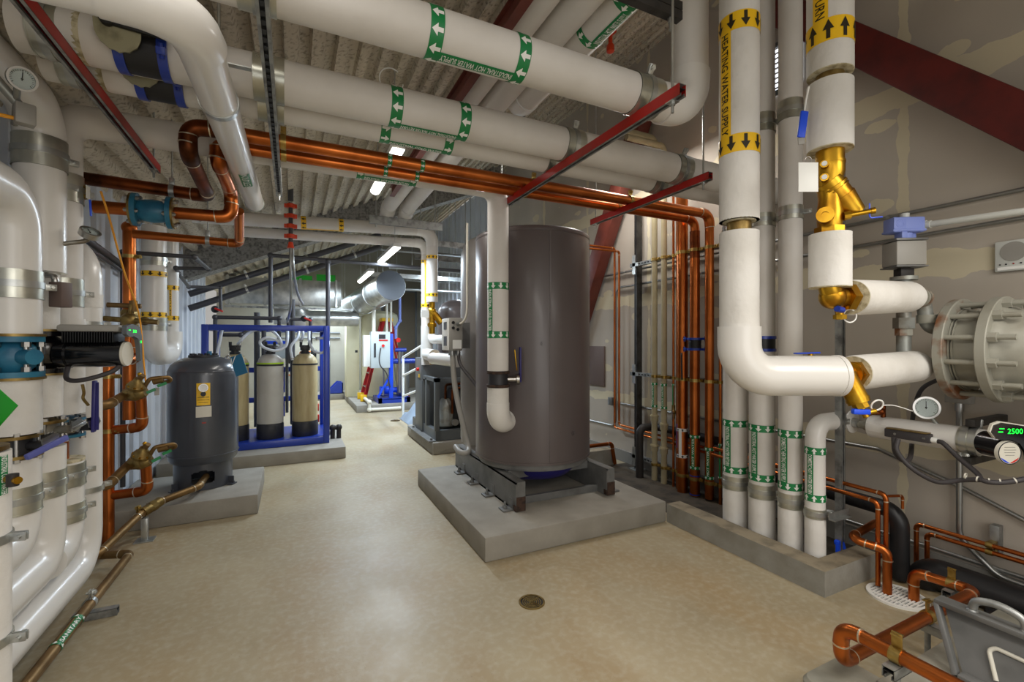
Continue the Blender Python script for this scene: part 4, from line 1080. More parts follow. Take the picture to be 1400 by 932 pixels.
# ------------------------------------------------------------------ water softener skid
SX0, SX1, SY0, SY1, SZ0, SZ1 = -.98, .44, 6.48, 7.5, .152, 1.70
sf = thing('softener_skid', 'blue welded steel frame around the three softener tanks', 'frame', ((SX0 + SX1) / 2, 7, SZ0))
def tubeb(lo, hi, nm): return MB().bb(lo, hi, .006).obj(nm, M['blue'], sf)
w_ = .07
for x in (SX0, SX1 - w_):
    for y in (SY0, SY1 - w_): tubeb((x, y, SZ0), (x + w_, y + w_, SZ1), 'post')
for y in (SY0, SY1 - w_):
    tubeb((SX0 + w_, y, SZ1 - w_), (SX1 - w_, y + w_, SZ1), 'top_rail'); tubeb((SX0 + w_, y, SZ0), (SX1 - w_, y + w_, SZ0 + .09), 'bottom_rail')
for x in (SX0, SX1 - w_):
    tubeb((x, SY0 + w_, SZ1 - w_), (x + w_, SY1 - w_, SZ1), 'side_rail'); tubeb((x, SY0 + w_, SZ0), (x + w_, SY1 - w_, SZ0 + .09), 'side_rail')
tubeb((SX0 + w_, SY1 - w_, 1.05), (SX1 - w_, SY1 - .02, 1.12), 'middle_rail'); tubeb((SX0 + w_, SY1 - w_, .62), (SX1 - w_, SY1 - .02, .69), 'middle_rail')
MB().bb((SX0 + w_, SY0 + w_, SZ0 + .07), (SX1 - w_, SY1 - w_, SZ0 + .09)).obj('deck_plate', M['blue'], sf)
MB().bb((-.15, SY1 - .05, .75), (-.10, SY1 - .02, 1.05)).bb((-.5, SY1 - .05, .4), (-.1, SY1 - .03, .62)).obj('bracket_plate', M['blue'], sf)

def softener(label, x, y, body, ring, R=.155):
    root = thing('softener_tank', label, 'softener tank', (x, y, .242), 'softener tanks in the blue frame')
    MB().lathe([(R * .9, .43), (R, .44), (R, 1.17), (R * .97, 1.22), (R * .84, 1.275), (R * .6, 1.315), (.045, 1.335)], (x, y, 0), n=44).obj('shell', M[body], root)
    MB().lathe([(R * 1.0, .243), (R * 1.03, .25), (R * 1.03, .42), (R * 1.0, .435)], (x, y, 0), n=40).obj('boot', M['dark'], root)
    MB().ring((x, y, 1.19), (0, 0, 1), R * .97, R * 1.012, .022, 44).obj('dark_band', M['dark'], root)
    if ring: MB().ring((x, y, 1.212), (0, 0, 1), R * .9, R * 1.01, .018, 44).obj('lime_band', M['lime'], root)
    mb = MB().cyl((x, y, 1.33), (x, y, 1.36), .06, n=24).cyl((x, y, 1.36), (x, y, 1.38), .045, n=20).box((x, y, 1.41), (.12, .08, .07), .008)
    mb.cyl((x - .05, y, 1.42), (x - .05, y, 1.49), .018, n=12).cyl((x + .05, y, 1.42), (x + .05, y, 1.49), .018, n=12).cyl((x, y - .04, 1.41), (x, y - .07, 1.41), .022, n=14)
    mb.obj('control_head', M['black'], root)
    return root
softener('tan softener tank peeking out between the dark bladder tank and the grey one', -.66, 6.74, 'frptan', True)
softener('pale grey softener tank with a lime green band, the middle of the three', -.262, 6.72, 'frpgrey', True)
softener('tan softener tank without a lime band, at the right post of the blue frame', .152, 6.74, 'frptan', False, .158)
def hose(label, pts, r=.018):
    root = thing('clear_hose', label, 'hose', pts[0])
    MB().sweep(spline(pts), r, 10).obj('tube', M['hose'], root)
    mb = MB()
    for p, q in ((pts[0], pts[1]), (pts[-1], pts[-2])):
        d = (V(q) - V(p)).normalized(); mb.cyl(V(p) + d * .01, V(p) + d * .03, r * 1.25, n=12)
    mb.obj('hose_clamp', M['stainless'], root)
y_ = 6.62
hose('clear hose arching from the left over to the middle softener tank', [(-.62, 6.70, 1.46), (-.58, 6.55, 1.50), (-.50, y_, 1.60), (-.34, y_, 1.66), (-.20, y_, 1.60), (-.13, y_, 1.47), (-.16, y_, 1.40), (-.20, y_ + .05, 1.42)])
hose('clear hose coiled in front of the middle softener head', [(-.06, y_ + .1, 1.66), (-.06, y_, 1.52), (-.09, y_ - .03, 1.42), (-.20, y_ - .05, 1.375), (-.33, y_ - .05, 1.42), (-.37, y_ - .04, 1.49), (-.30, y_ - .03, 1.54), (-.20, y_, 1.52), (-.14, y_ + .03, 1.46)])
hose('clear hose hanging straight between the frame and the bladder tank', [(-.78, 6.6, 1.66), (-.80, 6.56, 1.5), (-.82, 6.52, 1.34), (-.77, 6.5, 1.27), (-.70, 6.52, 1.3)])
hose('clear hose at the left of the tan tank head', [(.08, 6.72, 1.66), (.06, 6.66, 1.55), (-.02, 6.62, 1.42), (.0, 6.62, 1.25)])
hose('clear hose dropping straight onto the tan tank head', [(.12, 6.72, 1.66), (.125, 6.69, 1.58), (.10, 6.7, 1.49)])
hose('clear hose making a wide loop at the right of the tan tank head', [(.20, 6.7, 1.66), (.20, 6.62, 1.5), (.25, 6.58, 1.38), (.34, 6.56, 1.34), (.42, 6.56, 1.40), (.43, 6.57, 1.50), (.37, 6.6, 1.54), (.28, 6.65, 1.53)])

# grey manifold piping behind and above the tanks
def gpipe(label, path, r=.02, m='pipedark', name='grey_plastic_pipe', valves=()):
    root = thing(name, label, 'pipe', path[0])
    MB().tube(path, r, r * 1.6, 12).obj('tube', M[m], root)
    for p in path[1:-1]: MB().ball(p, r * 1.45).obj('elbow', M[m], root)
    for p, d in valves:
        p = V(p)
        MB().ball(p, r * 1.9).obj('valve_body', M['dark'], root)
        MB().bar(p + V((0, -r * 2, .01)), p + V((.09, -r * 2.2, -.03)), .02, .022, .004).obj('red_handle', M['redlight'], root)
    return root
gpipe('grey manifold pipe lying along the top of the blue frame, left half', [(-.88, 6.8, 1.30), (-.88, 6.8, 1.80), (-.16, 6.8, 1.80), (-.16, 6.8, 1.5)], .024, valves=(((-.88, 6.8, 1.90), 0),))
gpipe('grey manifold pipe lying along the top of the blue frame, right half', [(-.05, 6.75, 1.2), (-.05, 6.75, 1.79), (.22, 6.75, 1.79), (.22, 6.75, 1.45)], .022, valves=(((.14, 6.73, 1.80), 0),))
gpipe('dark vertical pipe with a red handle rising behind the softener frame', [(-.45, 7.3, .3), (-.45, 7.3, 1.9)], .038)
gpipe('dark pipe standing behind the middle and left softener tanks', [(-.36, 7.2, .3), (-.36, 7.2, 1.66)], .03)
gpipe('dark pipe standing behind the gap between grey and tan softeners', [(.0, 7.3, .3), (.0, 7.3, 2.1)], .032)
gpipe('slim dark pipe behind the gap between grey and tan softeners', [(-.07, 7.1, .5), (-.07, 7.1, 1.64)], .02)
gpipe('sloping grey pipe with a branch at the left inside the frame', [(-.85, 7.0, 1.58), (-.62, 7.0, 1.58), (-.5, 7.05, 1.66)], .024)
bx = thing('control_box', 'pale blue control box mounted at the back of the blue frame', 'control box', (-.22, 7.35, 1.4))
MB().bb((-.34, 7.32, 1.25), (-.08, 7.40, 1.52), .008).obj('enclosure', M['cabinet'], bx)
MB().bb((-.34, 7.315, 1.46), (-.08, 7.32, 1.50)).obj('blue_stripe', M['bluebright'], bx)
bx = thing('control_box', 'grey junction box above the right half of the softener frame', 'control box', (.05, 7.5, 1.9))
MB().bb((-.02, 7.42, 1.702), (.17, 7.50, 1.86), .008).obj('enclosure', M['panelgrey'], bx)
for i in range(2): MB().bb((.30, 6.95 + .1 * i, .36 + .14 * i), (.34, 7.02 + .1 * i, .46 + .14 * i), .004).obj('red_filter_cup', M['redlight'], sf)

# black support pipe that carries the lines across, with two drops
gpipe('long dark pipe crossing above the softeners with drops at its left end', [(-.27, 7.0, 1.75), (-.27, 7.0, 2.665), (2.5, 7.0, 2.63)], .027)
gpipe('dark pipe dropping to the floor at the right of the softener frame', [(.32, 7.0, 2.64), (.455, 7.0, 2.64), (.455, 7.0, .19), (.36, 7.0, .19)], .03)
gpipe('short black pipe stub bent into the pad beside the blue frame', [(.50, 6.75, .14), (.50, 6.75, .30), (.58, 6.75, .30), (.58, 6.75, .14)], .03, m='iron')
# sprinkler drop with orange couplings
sd_ = thing('sprinkler_drop', 'grey drop pipe with a chain of orange couplings hanging from the roof', 'pipe', (-.02, 6.0, 3.3))
sx, sy = -.02, 6.0
MB().cyl((sx, sy, 3.32), (sx, sy, 3.16), .03, n=16).cyl((sx, sy, 3.14), (sx, sy, 2.66), .024, n=14).obj('tube', M['pipedark'], sd_)
for z in (3.10, 2.98, 2.86, 2.74):
    MB().ring((sx, sy, z), (0, 0, 1), .024, .048, .045, 20).box((sx + .055, sy, z), (.03, .03, .045), .004).box((sx - .055, sy, z), (.03, .03, .045), .004).obj('orange_coupling', M['orange'], sd_)
MB().lathe([(.04, 2.60), (.03, 2.64), (.022, 2.68)], (sx, sy, 0), n=16).obj('reducer', M['orange'], sd_)
for k, pts in enumerate(([(sx, sy, 2.6), (sx, sy, 2.3), (-.02, 6.3, 1.95), (-.06, 6.6, 1.75)], [(sx + .02, sy, 2.6), (sx + .03, sy, 2.35), (.06, 6.4, 2.1), (.13, 6.7, 1.98)])):
    MB().sweep(spline([V(p) for p in pts]), .016, 10).obj('hanging_hose', M['conduit'], sd_)
for k, (x, z) in enumerate(((-.5, 2.35),)):
    pass
# ------------------------------------------------------------------ riser bank on the right wall
BR = 'clampbrass'
def riser_clamps(root, x, y, R, zs=(2.38, 1.12, .17)):
    for z in zs: clamp(root, (x, y, z), (0, 0, 1), R, (0, -1, 0), BR)
for z, lab in ((2.38, 'upper'), (1.12, 'middle'), (.17, 'lowest')):
    o = thing('strut_rail', lab + ' slotted strut rail holding the bank of copper risers on the right wall', 'pipe hanger', (3.58, 3.4, z))
    mb = MB().bb((3.56, 2.85, z - .02), (3.563, 4.20, z + .02)).bb((3.563, 2.85, z + .017), (3.60, 4.20, z + .02)).bb((3.563, 2.85, z - .02), (3.60, 4.20, z - .017))
    for i in range(26): mb.bb((3.5585, 2.88 + i * .05, z - .007), (3.5605, 2.908 + i * .05, z + .007), mat=1)
    mb.obj('strut_channel', [M['strut'], M['black']], o)
    MB().bb((3.55, 4.10, z - .11), (3.556, 4.15, z + .11)).bb((3.55, 4.05, z - .02), (3.556, 4.15, z + .02)).obj('angle_plate', M['galv'], o)
o = thing('strut_post', 'dark strut post standing at the left end of the copper riser bank', 'post', (3.61, 4.17, 0))
mb = MB().bb((3.60, 4.13, 0), (3.68, 4.133, 3.1)).bb((3.60, 4.168, 0), (3.68, 4.171, 3.1)).bb((3.638, 4.133, 0), (3.642, 4.168, 3.1)).bb((3.60, 4.133, 0), (3.603, 4.143, 3.1)).bb((3.60, 4.158, 0), (3.603, 4.168, 3.1))
mb.bb((3.603, 4.143, 0), (3.604, 4.158, 3.1), mat=1)
mb.obj('channel', [M['strut_dark'], M['black']], o)
MB().bb((3.55, 4.08, .001), (3.70, 4.22, .012)).hexnut((3.58, 4.11, .012), (3.58, 4.11, .035), .014).obj('base_plate', M['strut'], o)
o = thing('strut_post', 'perforated strut post behind the gap between two copper risers', 'post', (3.63, 3.12, 0))
mb = MB().bb((3.61, 3.10, 0), (3.65, 3.14, 1.35))
for i in range(24): mb.bb((3.6085, 3.112, .1 + i * .05), (3.611, 3.128, .128 + i * .05), mat=1)
mb.obj('channel', [M['strut'], M['black']], o)
# pale plastic pair
for y, lab, lo in ((3.76, 'beige plastic riser nearest the dark strut post', .67), (3.62, 'beige plastic riser next to the thin copper lines', .60)):
    r = .031; x = 3.555 - r
    o = thing('plastic_riser', lab, 'pipe', (x, y, 0))
    MB().tube([(x, y, .002), (x, y, 3.55 + (y - 3.62)), (x - .5, y, 3.55 + (y - 3.62))], r, .06, 18).obj('tube', M['cpvc'], o)
    for z in (lo, .35): MB().cyl((x, y, z - .035), (x, y, z + .035), r * 1.3, n=18).ring((x, y, z + .02), (0, 0, 1), r, r * 1.5, .012, 18).obj('coupling', M['cpvc'], o)
    riser_clamps(o, x, y, r)
    marker(o, (x, y, 0), (0, 0, 1), r, 1.04, .80, 'COLD WATER', (-.9, -.25, 0), .025, .022, arrow=1, na=5)
# copper risers
def riser(label, x, y, R, ztop, m='copper', mk_=None, top=None, zs=(2.38, 1.12, .17)):
    o = copper(label, [(x, y, .002), (x, y, ztop)] + (top or []), R, m=m)
    riser_clamps(o, x, y, R, zs)
    if mk_: marker(o, (x, y, 0), (0, 0, 1), R, mk_[0], mk_[1], mk_[2], (-.9, -.3, 0), .03, .03, bg=mk_[3], fg=mk_[4], arrow=1, na=7)
    return o
o = riser('thinnest copper riser with a small isolating valve, beside the beige plastic pair', 3.535, 3.50, .012, 3.0)
marker(o, (3.535, 3.50, 0), (0, 0, 1), .012, 1.05, .82, '', (-.9, -.3, 0), .02, .012, strip=True, na=4)
MB().cyl((3.535, 3.50, .70), (3.535, 3.50, .84), .018, n=12).ball((3.535, 3.5, .77), .026).obj('isolating_valve', M['bronze'], o)
MB().bar((3.50, 3.48, .79), (3.49, 3.47, .70), .012, .012).obj('valve_lever', M['stainless'], o)
o = riser('slim copper riser with a blue label strip beside the thickest riser', 3.53, 3.435, .018, 3.1)
MB().bar((3.511, 3.42, .42), (3.511, 3.42, .66), .022, .004, up=(1, 0, 0)).obj('blue_label', M['bluebright'], o)
o = riser('thickest copper riser with a white arrow label low down', 3.50, 3.345, .052, 3.3, mk_=(.36, .62, '', 'white', 'printblack'))
MB().tube([(3.45, 3.31, 1.38), (3.44, 3.30, 1.36), (3.445, 3.30, 1.12)], .008, .01, 8).obj('black_strap', M['black'], o)
MB().cyl((3.51, 3.2, .005), (3.51, 3.2, 2.30), .047, n=22).obj('riser_tube', M['copper'], c2)
MB().cyl((3.51, 3.2, 2.30), (3.51, 3.2, 2.56), .0475, n=22).obj('tarnished_section', M['copper_dark'], c2)
riser_clamps(c2, 3.51, 3.2, .047); riser_clamps(c1, 3.53, 3.046, .0405)
for c, x, y, r, a, b_, t in ((c2, 3.51, 3.2, .047, .28, .58, 'HOT WATER'), (c1, 3.53, 3.046, .0405, .22, .49, 'HOT WATER')):
    marker(c, (x, y, 0), (0, 0, 1), r, b_, a, t, (-.9, -.35, 0), .03, .03, arrow=1, na=7)
MB().ring((3.51, 3.2, .02), (0, 0, 1), .046, .0485, .012, 20).ring((3.51, 3.2, .20), (0, 0, 1), .046, .0485, .01, 20).obj('blue_paint_ring', M['blue'], c2)
o = riser('thin copper riser hugging the first white riser in the opening', 3.535, 2.93, .013, 1.35)
marker(o, (3.535, 2.93, 0), (0, 0, 1), .013, .55, .25, '', (-.9, -.35, 0), .02, .015, na=4)
g_ = thing('grooved_coupling', 'blue ringed black grooved coupling on the tarnished copper riser', 'coupling', (3.51, 3.2, 1.47))
MB().cyl((3.51, 3.2, 1.41), (3.51, 3.2, 1.53), .058, n=26).obj('body', M['black'], g_)
for z in (1.42, 1.52):
    mb = MB().ring((3.51, 3.2, z), (0, 0, 1), .035, .072, .022, 30)
    for k in (-1, 1): mb.box((3.51 + k * .04, 3.2 - k * .07, z), (.04, .04, .024), .004).hexnut((3.51 + k * .05, 3.2 - k * .08, z - .025), (3.51 + k * .05, 3.2 - k * .08, z + .025), .009)
    mb.obj('blue_ring', M['blue'], g_)

bp2 = thing('black_pipe', 'black pipe bending down inside the opening beside the dark strut post', 'pipe', (3.44, 3.9, .5))
MB().tube([(3.44, 3.90, .003), (3.44, 3.90, .545), (3.655, 3.88, .545), (3.655, 2.7, .545)], .042, .07, 18).obj('tube', M['iron'], bp2)
# thin copper pair from the tank, down the wall and along it
for k, (y, x, zt, zb) in enumerate(((4.57, 3.63, 2.66, .42), (4.47, 3.62, 2.60, .47))):
    copper(('outer', 'inner')[k] + ' of two thin copper lines from behind the big tank down the wall',
           [(2.3, y, zt), (x, y, zt), (x, y, zb), (x - .02, 1.95 + .1 * k, zb - .01)], .013, fil=.03)
copper('copper line leaving low behind the big tank towards the opening', [(2.35, 4.4, .27), (3.45, 4.4, .27), (3.5, 4.4, .02)], .022)
for z in (2.62, .45): pass
# conduits on the right wall
for z, path, lab in ((2.35, [(3.69, -.6, 2.35), (3.69, 4.9, 2.35)], 'highest thin conduit along the right wall, passing over the blue switch'),
                     (2.20, [(3.69, -.6, 2.20), (3.69, 4.62, 2.17), (3.69, 4.62, .42), (3.69, 5.4, .40)], 'thin conduit on the right wall that bends down beside the copper pair'),
                     (.74, [(3.69, 4.55, .72), (3.69, 1.75, .745), (3.69, 1.3, .60), (3.66, .9, .45)], 'thin conduit low on the right wall sagging behind the cables'),
                     (.175, [(3.69, 3.0, .175), (3.69, -.6, .175)], 'silver conduit just above the base of the right wall')):
    o = thing('conduit', lab, 'conduit', path[0])
    MB().tube(path, .013, .1, 10).obj('tube', M['conduit'], o)
    mb = MB()
    for p, q in zip(path[:-1], path[1:]):
        L = (V(q) - V(p)).length
        for i in range(int(L / .8)):
            c = V(p).lerp(V(q), (i + .5) / int(L / .8)); mb.ring(c, V(q) - V(p), .013, .017, .02, 14)
    if mb.v: mb.obj('strap', M['galv'], o)
o = thing('conduit', 'vertical conduit dropping from the small box under the flanged shell to the floor', 'conduit', (3.68, 1.32, 1.1))
MB().tube([(3.68, 1.32, 1.13), (3.68, 1.32, .30), (3.68, 1.15, .14), (3.68, .2, .10)], .016, .12, 12).obj('tube', M['conduit'], o)
MB().bb((3.65, 1.26, 1.12), (3.715, 1.38, 1.22), .004).obj('junction_box', M['panelgrey'], o)
MB().cyl((3.68, 1.32, 1.12), (3.68, 1.32, 1.07), .022, n=12).obj('connector', M['stainless'], o)
o = thing('conduit_box', 'small light blue box on the conduit behind the big tank', 'junction box', (3.68, 4.62, .74))
MB().bb((3.655, 4.66, .68), (3.715, 4.74, .78), .004).obj('box', M['conduit'], o)
o = thing('wall_plate', 'brown flat plate on the right wall just right of the big tank', 'panel', (3.66, 5.05, 1.15))
MB().bb((3.69, 4.87, .90), (3.715, 5.35, 1.43), .004).obj('plate', M['board'], o)

# braces
def brace(label, p0, p1, w, h, m):
    o = MB().bar(p0, p1, w, h, .012, up=(1, 0, 0)).obj('steel_brace', M[m])
    return tag(o, label, 'steel beam')
brace('dark red steel brace slanting across the upper right wall', (3.58, .45, 2.07), (3.58, 2.45, 4.26), .22, .16, 'primer')
brace('brown steel brace slanting behind the right edge of the big tank', (3.60, 5.55, 1.25), (3.60, 4.0, 4.15), .22, .16, 'brownsteel')
# daylit louvre high on the wall between the two heating risers
lv = thing('wall_louver', 'bright daylit louvre high on the right wall between the two heating pipes', 'vent', (3.7, 2.6, 3.8))
MB().bb((3.68, 2.28, 3.58), (3.70, 2.78, 3.62)).bb((3.68, 2.28, 3.98), (3.70, 2.78, 4.02)).bb((3.68, 2.28, 3.58), (3.70, 2.32, 4.02)).bb((3.68, 2.74, 3.58), (3.70, 2.78, 4.02)).obj('frame', M['darksteel'], lv)
M['daylight'] = mat('daylight', (255, 255, 255), .5, emit=((232, 240, 255), 2.6))
MB().bb((3.71, 2.30, 3.60), (3.715, 2.76, 4.0)).obj('daylight_pane', M['daylight'], lv)
mb = MB()
for i in range(9): mb.box((3.70, 2.53, 3.645 + i * .042), (.012, .42, .012), 0, Matrix.Rotation(.5, 3, 'Y'))
mb.obj('blades', M['panelgrey'], lv)

# ------------------------------------------------------------------ white risers in the curbed opening
WR = [(3.045, 2.388, .085, 4.0, 'INDUSTRIAL HOT WATER RETURN', 1, 'first white riser in the curbed opening, next to the copper bank'),
      (3.045, 2.17, .084, 4.0, 'INDUSTRIAL HOT WATER SUPPLY', -1, 'second white riser in the curbed opening, behind the heating supply pipe'),
      (3.035, 1.955, .072, 4.0, 'DOMESTIC HEATING WATER SUPPLY', -1, 'third white riser in the curbed opening, tallest with a steel band near its top')]
for (x, y, R, zt, txt, ar, lab) in WR:
    o = jacketed(lab, [(x, y, .002), (x, y, zt)], R, m='jacket')
    MB().cyl((x, y, .003), (x, y, .42), R + .003, n=30).obj('canvas_wrap', M['canvas'], o)
    marker(o, (x, y, 0), (0, 0, 1), R, .88 if ar > 0 else .88, .53, txt, (-1, -.02, 0), .05, .046, arrow=ar, na=9, read=-1)
    saddle(o, (x, y, .43), (0, 0, 1), R, .10, (.3, -1, 0))
    for z in (2.36, 3.05): saddle(o, (x, y, z), (0, 0, 1), R, .09 if z < 3 else .13, (.3, -1, 0))
g_ = thing('grooved_coupling', 'blue ringed black grooved coupling on the second white riser behind the big elbow', 'coupling', (3.045, 2.17, 1.48))
MB().cyl((3.045, 2.17, 1.43), (3.045, 2.17, 1.53), .086, n=30).obj('body', M['black'], g_)
for z in (1.435, 1.525): MB().ring((3.045, 2.17, z), (0, 0, 1), .07, .092, .02, 30).obj('blue_ring', M['blue'], g_)
x, y, R = 3.03, 1.79, .057
r4 = jacketed('shortest white riser in the curbed opening, turning to the wall with an elbow', [(x, y, .002), (x, y, .97), (3.26, y, .97)], R, m='pvc', fil=.10, covers=False)
marker(r4, (x, y, 0), (0, 0, 1), R, .80, .50, 'DOMESTIC HOT WATER RETURN', (-1, -.05, 0), .045, .036, arrow=1, na=8, read=-1)
saddle(r4, (x, y, .40), (0, 0, 1), R, .06, (.8, -.6, 0))
MB().cyl((x, y, .003), (x, y, .36), R + .002, n=26).obj('canvas_wrap', M['canvas'], r4)
for xx, yy, zt, lab in ((3.22, 1.745, 2.6, 'tall strut post by the short white riser in the curbed opening'),):
    o = thing('strut_post', lab, 'post', (xx, yy, 0))
    mb = MB().bb((xx - .02, yy - .021, 0), (xx - .017, yy + .021, zt)).bb((xx + .017, yy - .021, 0), (xx + .02, yy + .021, zt)).bb((xx - .02, yy - .002, 0), (xx + .02, yy + .002, zt))
    mb.bb((xx - .02, yy - .021, 0), (xx - .009, yy - .018, zt)).bb((xx + .009, yy - .021, 0), (xx + .02, yy - .018, zt))
    mb.obj('channel', M['strut'], o)
    MB().bb((xx - .08, yy - .09, .0), (xx + .08, yy + .09, .012)).hexnut((xx - .04, yy - .07, .012), (xx - .04, yy - .07, .05), .014).obj('base_plate', M['galv'], o)
    MB().bb((xx - .2, yy - .045, .38), (xx + .02, yy - .041, .42)).bb((xx - .2, yy - .08, .38), (xx - .02, yy - .045, .384)).obj('side_arm', M['galv'], o)
o = thing('blue_clip', 'bright blue plastic clip at the foot of the strut post by the short riser', 'clip', (3.2, 1.70, .18))
MB().box((3.2, 1.745, .19), (.05, .03, .03), .006).bar((3.18, 1.735, .19), (3.17, 1.73, .12), .02, .02).bar((3.22, 1.735, .19), (3.24, 1.73, .13), .02, .02).obj('clip', M['bluebright'], o)

# ------------------------------------------------------------------ heating supply and return
HX, HY = 1.97, 1.524
hs = thing('insulated_pipe', 'heating water supply pipe with yellow arrows, ending in a big white elbow', 'pipe', (HX, HY, 3.0))
MB().cyl((HX, HY, 4.0), (HX, HY, 2.085), .09, n=36).obj('jacket', M['canvas'], hs)
MB().cyl((HX, HY, 2.03), (HX, HY, 1.52), .089, n=36).obj('jacket', M['canvas'], hs)
MB().cyl((HX, HY, 2.085), (HX, HY, 2.088), .09, n=30).cyl((HX, HY, 2.088), (HX, HY, 2.08), .075, n=30).obj('jacket_end', M['canvas_end'], hs)
MB().cyl((HX, HY, 2.10), (HX, HY, 2.01), .055, n=24).obj('bare_fitting', M['bronze'], hs)
EL = V((2.40, 1.317, 1.33))
path = [V((HX, HY, 1.57)), V((HX, HY, 1.33)), EL]
MB().tube(path, .098, .15, 36).obj('elbow_cover', M['pvc'], hs)
d_ = (EL - V((HX, HY, 1.33))).normalized()
MB().cyl(EL - d_ * .01, EL + d_ * .012, .101, n=36).cyl(EL + d_ * .012, EL + d_ * .02, .08, n=30).obj('end_ring', M['pvc'], hs)
marker(hs, (HX, HY, 0), (0, 0, 1), .09, 3.02, 2.44, 'HEATING WATER SUPPLY', (-1, .07, 0), .085, .06, bg='yellow', fg='printblack', arrow=-1, na=9, read=-1)
o = thing('ball_valve', 'ball valve with a flat blue handle behind the big white elbow', 'valve', (2.3, 1.6, 1.42))
q = onD(1101, 483, 2.45)
MB().bar(q + V((-.05, .025, 0)), q + V((.07, -.03, .004)), .03, .008, .003).obj('handle', M['bluebright'], o)
MB().cyl(q + V((.03, -.01, -.07)), q + V((.03, -.01, 0)), .012, n=12).obj('stem', M['brass'], o)

RX, RY = 2.2, 1.235
hr_ = thing('insulated_pipe', 'heating water return pipe with yellow arrows pointing up, in three insulated pieces', 'pipe', (RX, RY, 3.0))
for i, (a, b_, r) in enumerate(((4.0, 2.71, .0905), (2.665, 2.365, .09), (1.985, 1.745, .083))):
    MB().cyl((RX, RY, a), (RX, RY, b_), r, n=36).obj('jacket', M['canvas'], hr_)
    MB().cyl((RX, RY, b_ + .001), (RX, RY, b_ - .004), r * .99, n=36).obj('jacket_end', M['canvas_end'], hr_)
MB().cyl((RX, RY, 2.72), (RX, RY, 2.65), .055, n=24).obj('bare_fitting', M['bronze'], hr_)
marker(hr_, (RX, RY, 0), (0, 0, 1), .0905, 2.87, 3.50, 'HEATING WATER RETURN', (-1, -.1, 0), .10, .062, bg='yellow', fg='printblack', arrow=1, na=9, read=-1)
bv = thing('balancing_valve', 'large brass balancing valve in the heating return pipe', 'valve', (RX, RY, 2.15))
mb = MB().cyl((RX, RY, 2.375), (RX, RY, 2.30), .056, n=28).ring((RX, RY, 2.305), (0, 0, 1), .04, .06, .012, 30).lathe([(.05, 2.20), (.052, 2.24), (.058, 2.26), (.058, 2.30), (.05, 2.31)], (RX, RY, 0), n=28)
mb.lathe([(.045, 1.99), (.05, 2.03), (.052, 2.08), (.045, 2.14), (.05, 2.21)], (RX, RY, 0), n=28)
rt = V((FY, -FX, 0)); yd = (rt * .62 + V((0, 0, -.78))).normalized()
y0 = V((RX, RY, 2.21)) - yd * .02
mb.cyl(y0, y0 + yd * .09, .058, n=28).cyl(y0 + yd * .09, y0 + yd * .19, .062, .05, n=28)
mb.ring(y0 + yd * .035, yd, .05, .064, .01, 28).ring(y0 + yd * .05, yd, .05, .063, .006, 28)
mb.obj('body', M['brass'], bv)
MB().cyl((RX, RY, 1.985), (RX, RY, 2.015), .062, n=8).obj('union_nut', M['brass'], bv)
f = V((-FX, -FY, 0))
pl = V((RX, RY, 2.055)) + f * .03 - rt * .04
MB().cyl(pl, pl + (f * .8 - rt * .6) * .045, .032, n=22).ring(pl + (f * .8 - rt * .6) * .045, (f * .8 - rt * .6), .014, .034, .012, 22).obj('drain_plug', M['brass'], bv)
pl = V((RX, RY, 2.055)) + f * .045 + rt * .03
sd2 = (rt * .9 + f * .35 + V((0, 0, .12))).normalized()
MB().cyl(pl, pl + sd2 * .025, .018, n=8).cyl(pl + sd2 * .02, pl + sd2 * .10, .011, n=12).cyl(pl + sd2 * .10, pl + sd2 * .115, .014, n=12).obj('test_port', M['brass'], bv)
MB().tube([pl + sd2 * .095 + V((0, 0, .035)), pl + sd2 * .095 + V((0, 0, -.02)), pl + sd2 * .10 + V((0, 0, -.03)), pl + sd2 * .10 + rt * .05 + V((0, 0, -.025))], .003, .01, 6).obj('blue_tie', M['bluebright'], bv)
for zz in (2.285, 2.225):
    q = V((RX, RY, zz)) + f * .03 - rt * .045
    MB().cyl(q, q + (f - rt * .7).normalized() * .03, .017, n=14).cyl(q + (f - rt * .7).normalized() * .02, q + (f - rt * .7).normalized() * .034, .011, n=12, mat=1).obj('test_plug', [M['brass'], M['white']], bv)
o = thing('valve_handle', 'bright blue valve handle hanging beside the heating return pipe', 'valve handle', onD(1097, 172, 2.08))
a_, b_ = onD(1100, 152, 2.05), onD(1095, 188, 2.05)
MB().bar(a_, b_, .034, .012, .004, up=tuple(f)).obj('grip', M['bluebright'], o)
MB().bar(b_, b_ + V((.004, 0, -.03)), .03, .006, .002, up=tuple(f)).obj('metal_end', M['panelgrey'], o)
MB().sweep(spline([a_, a_ + V((.01, 0, .05)), onD(1106, 118, 2.03)]), .004, 8).obj('string', M['white'], o)
o = thing('blank_tag', 'blank white tag hanging beside the brass balancing valve', 'tag', onD(1105, 242, 2.0))
q = onD(1105, 242, 1.98)
MB().box(q, (.086, .003, .128), .001, Matrix((rt, V((FX, FY, 0)), V((0, 0, 1)))).transposed()).obj('card', M['white'], o)
MB().torus(q + V((0, 0, .075)), (FX, FY, 0), .014, .0015, 20, 6).obj('ring', M['stainless'], o)

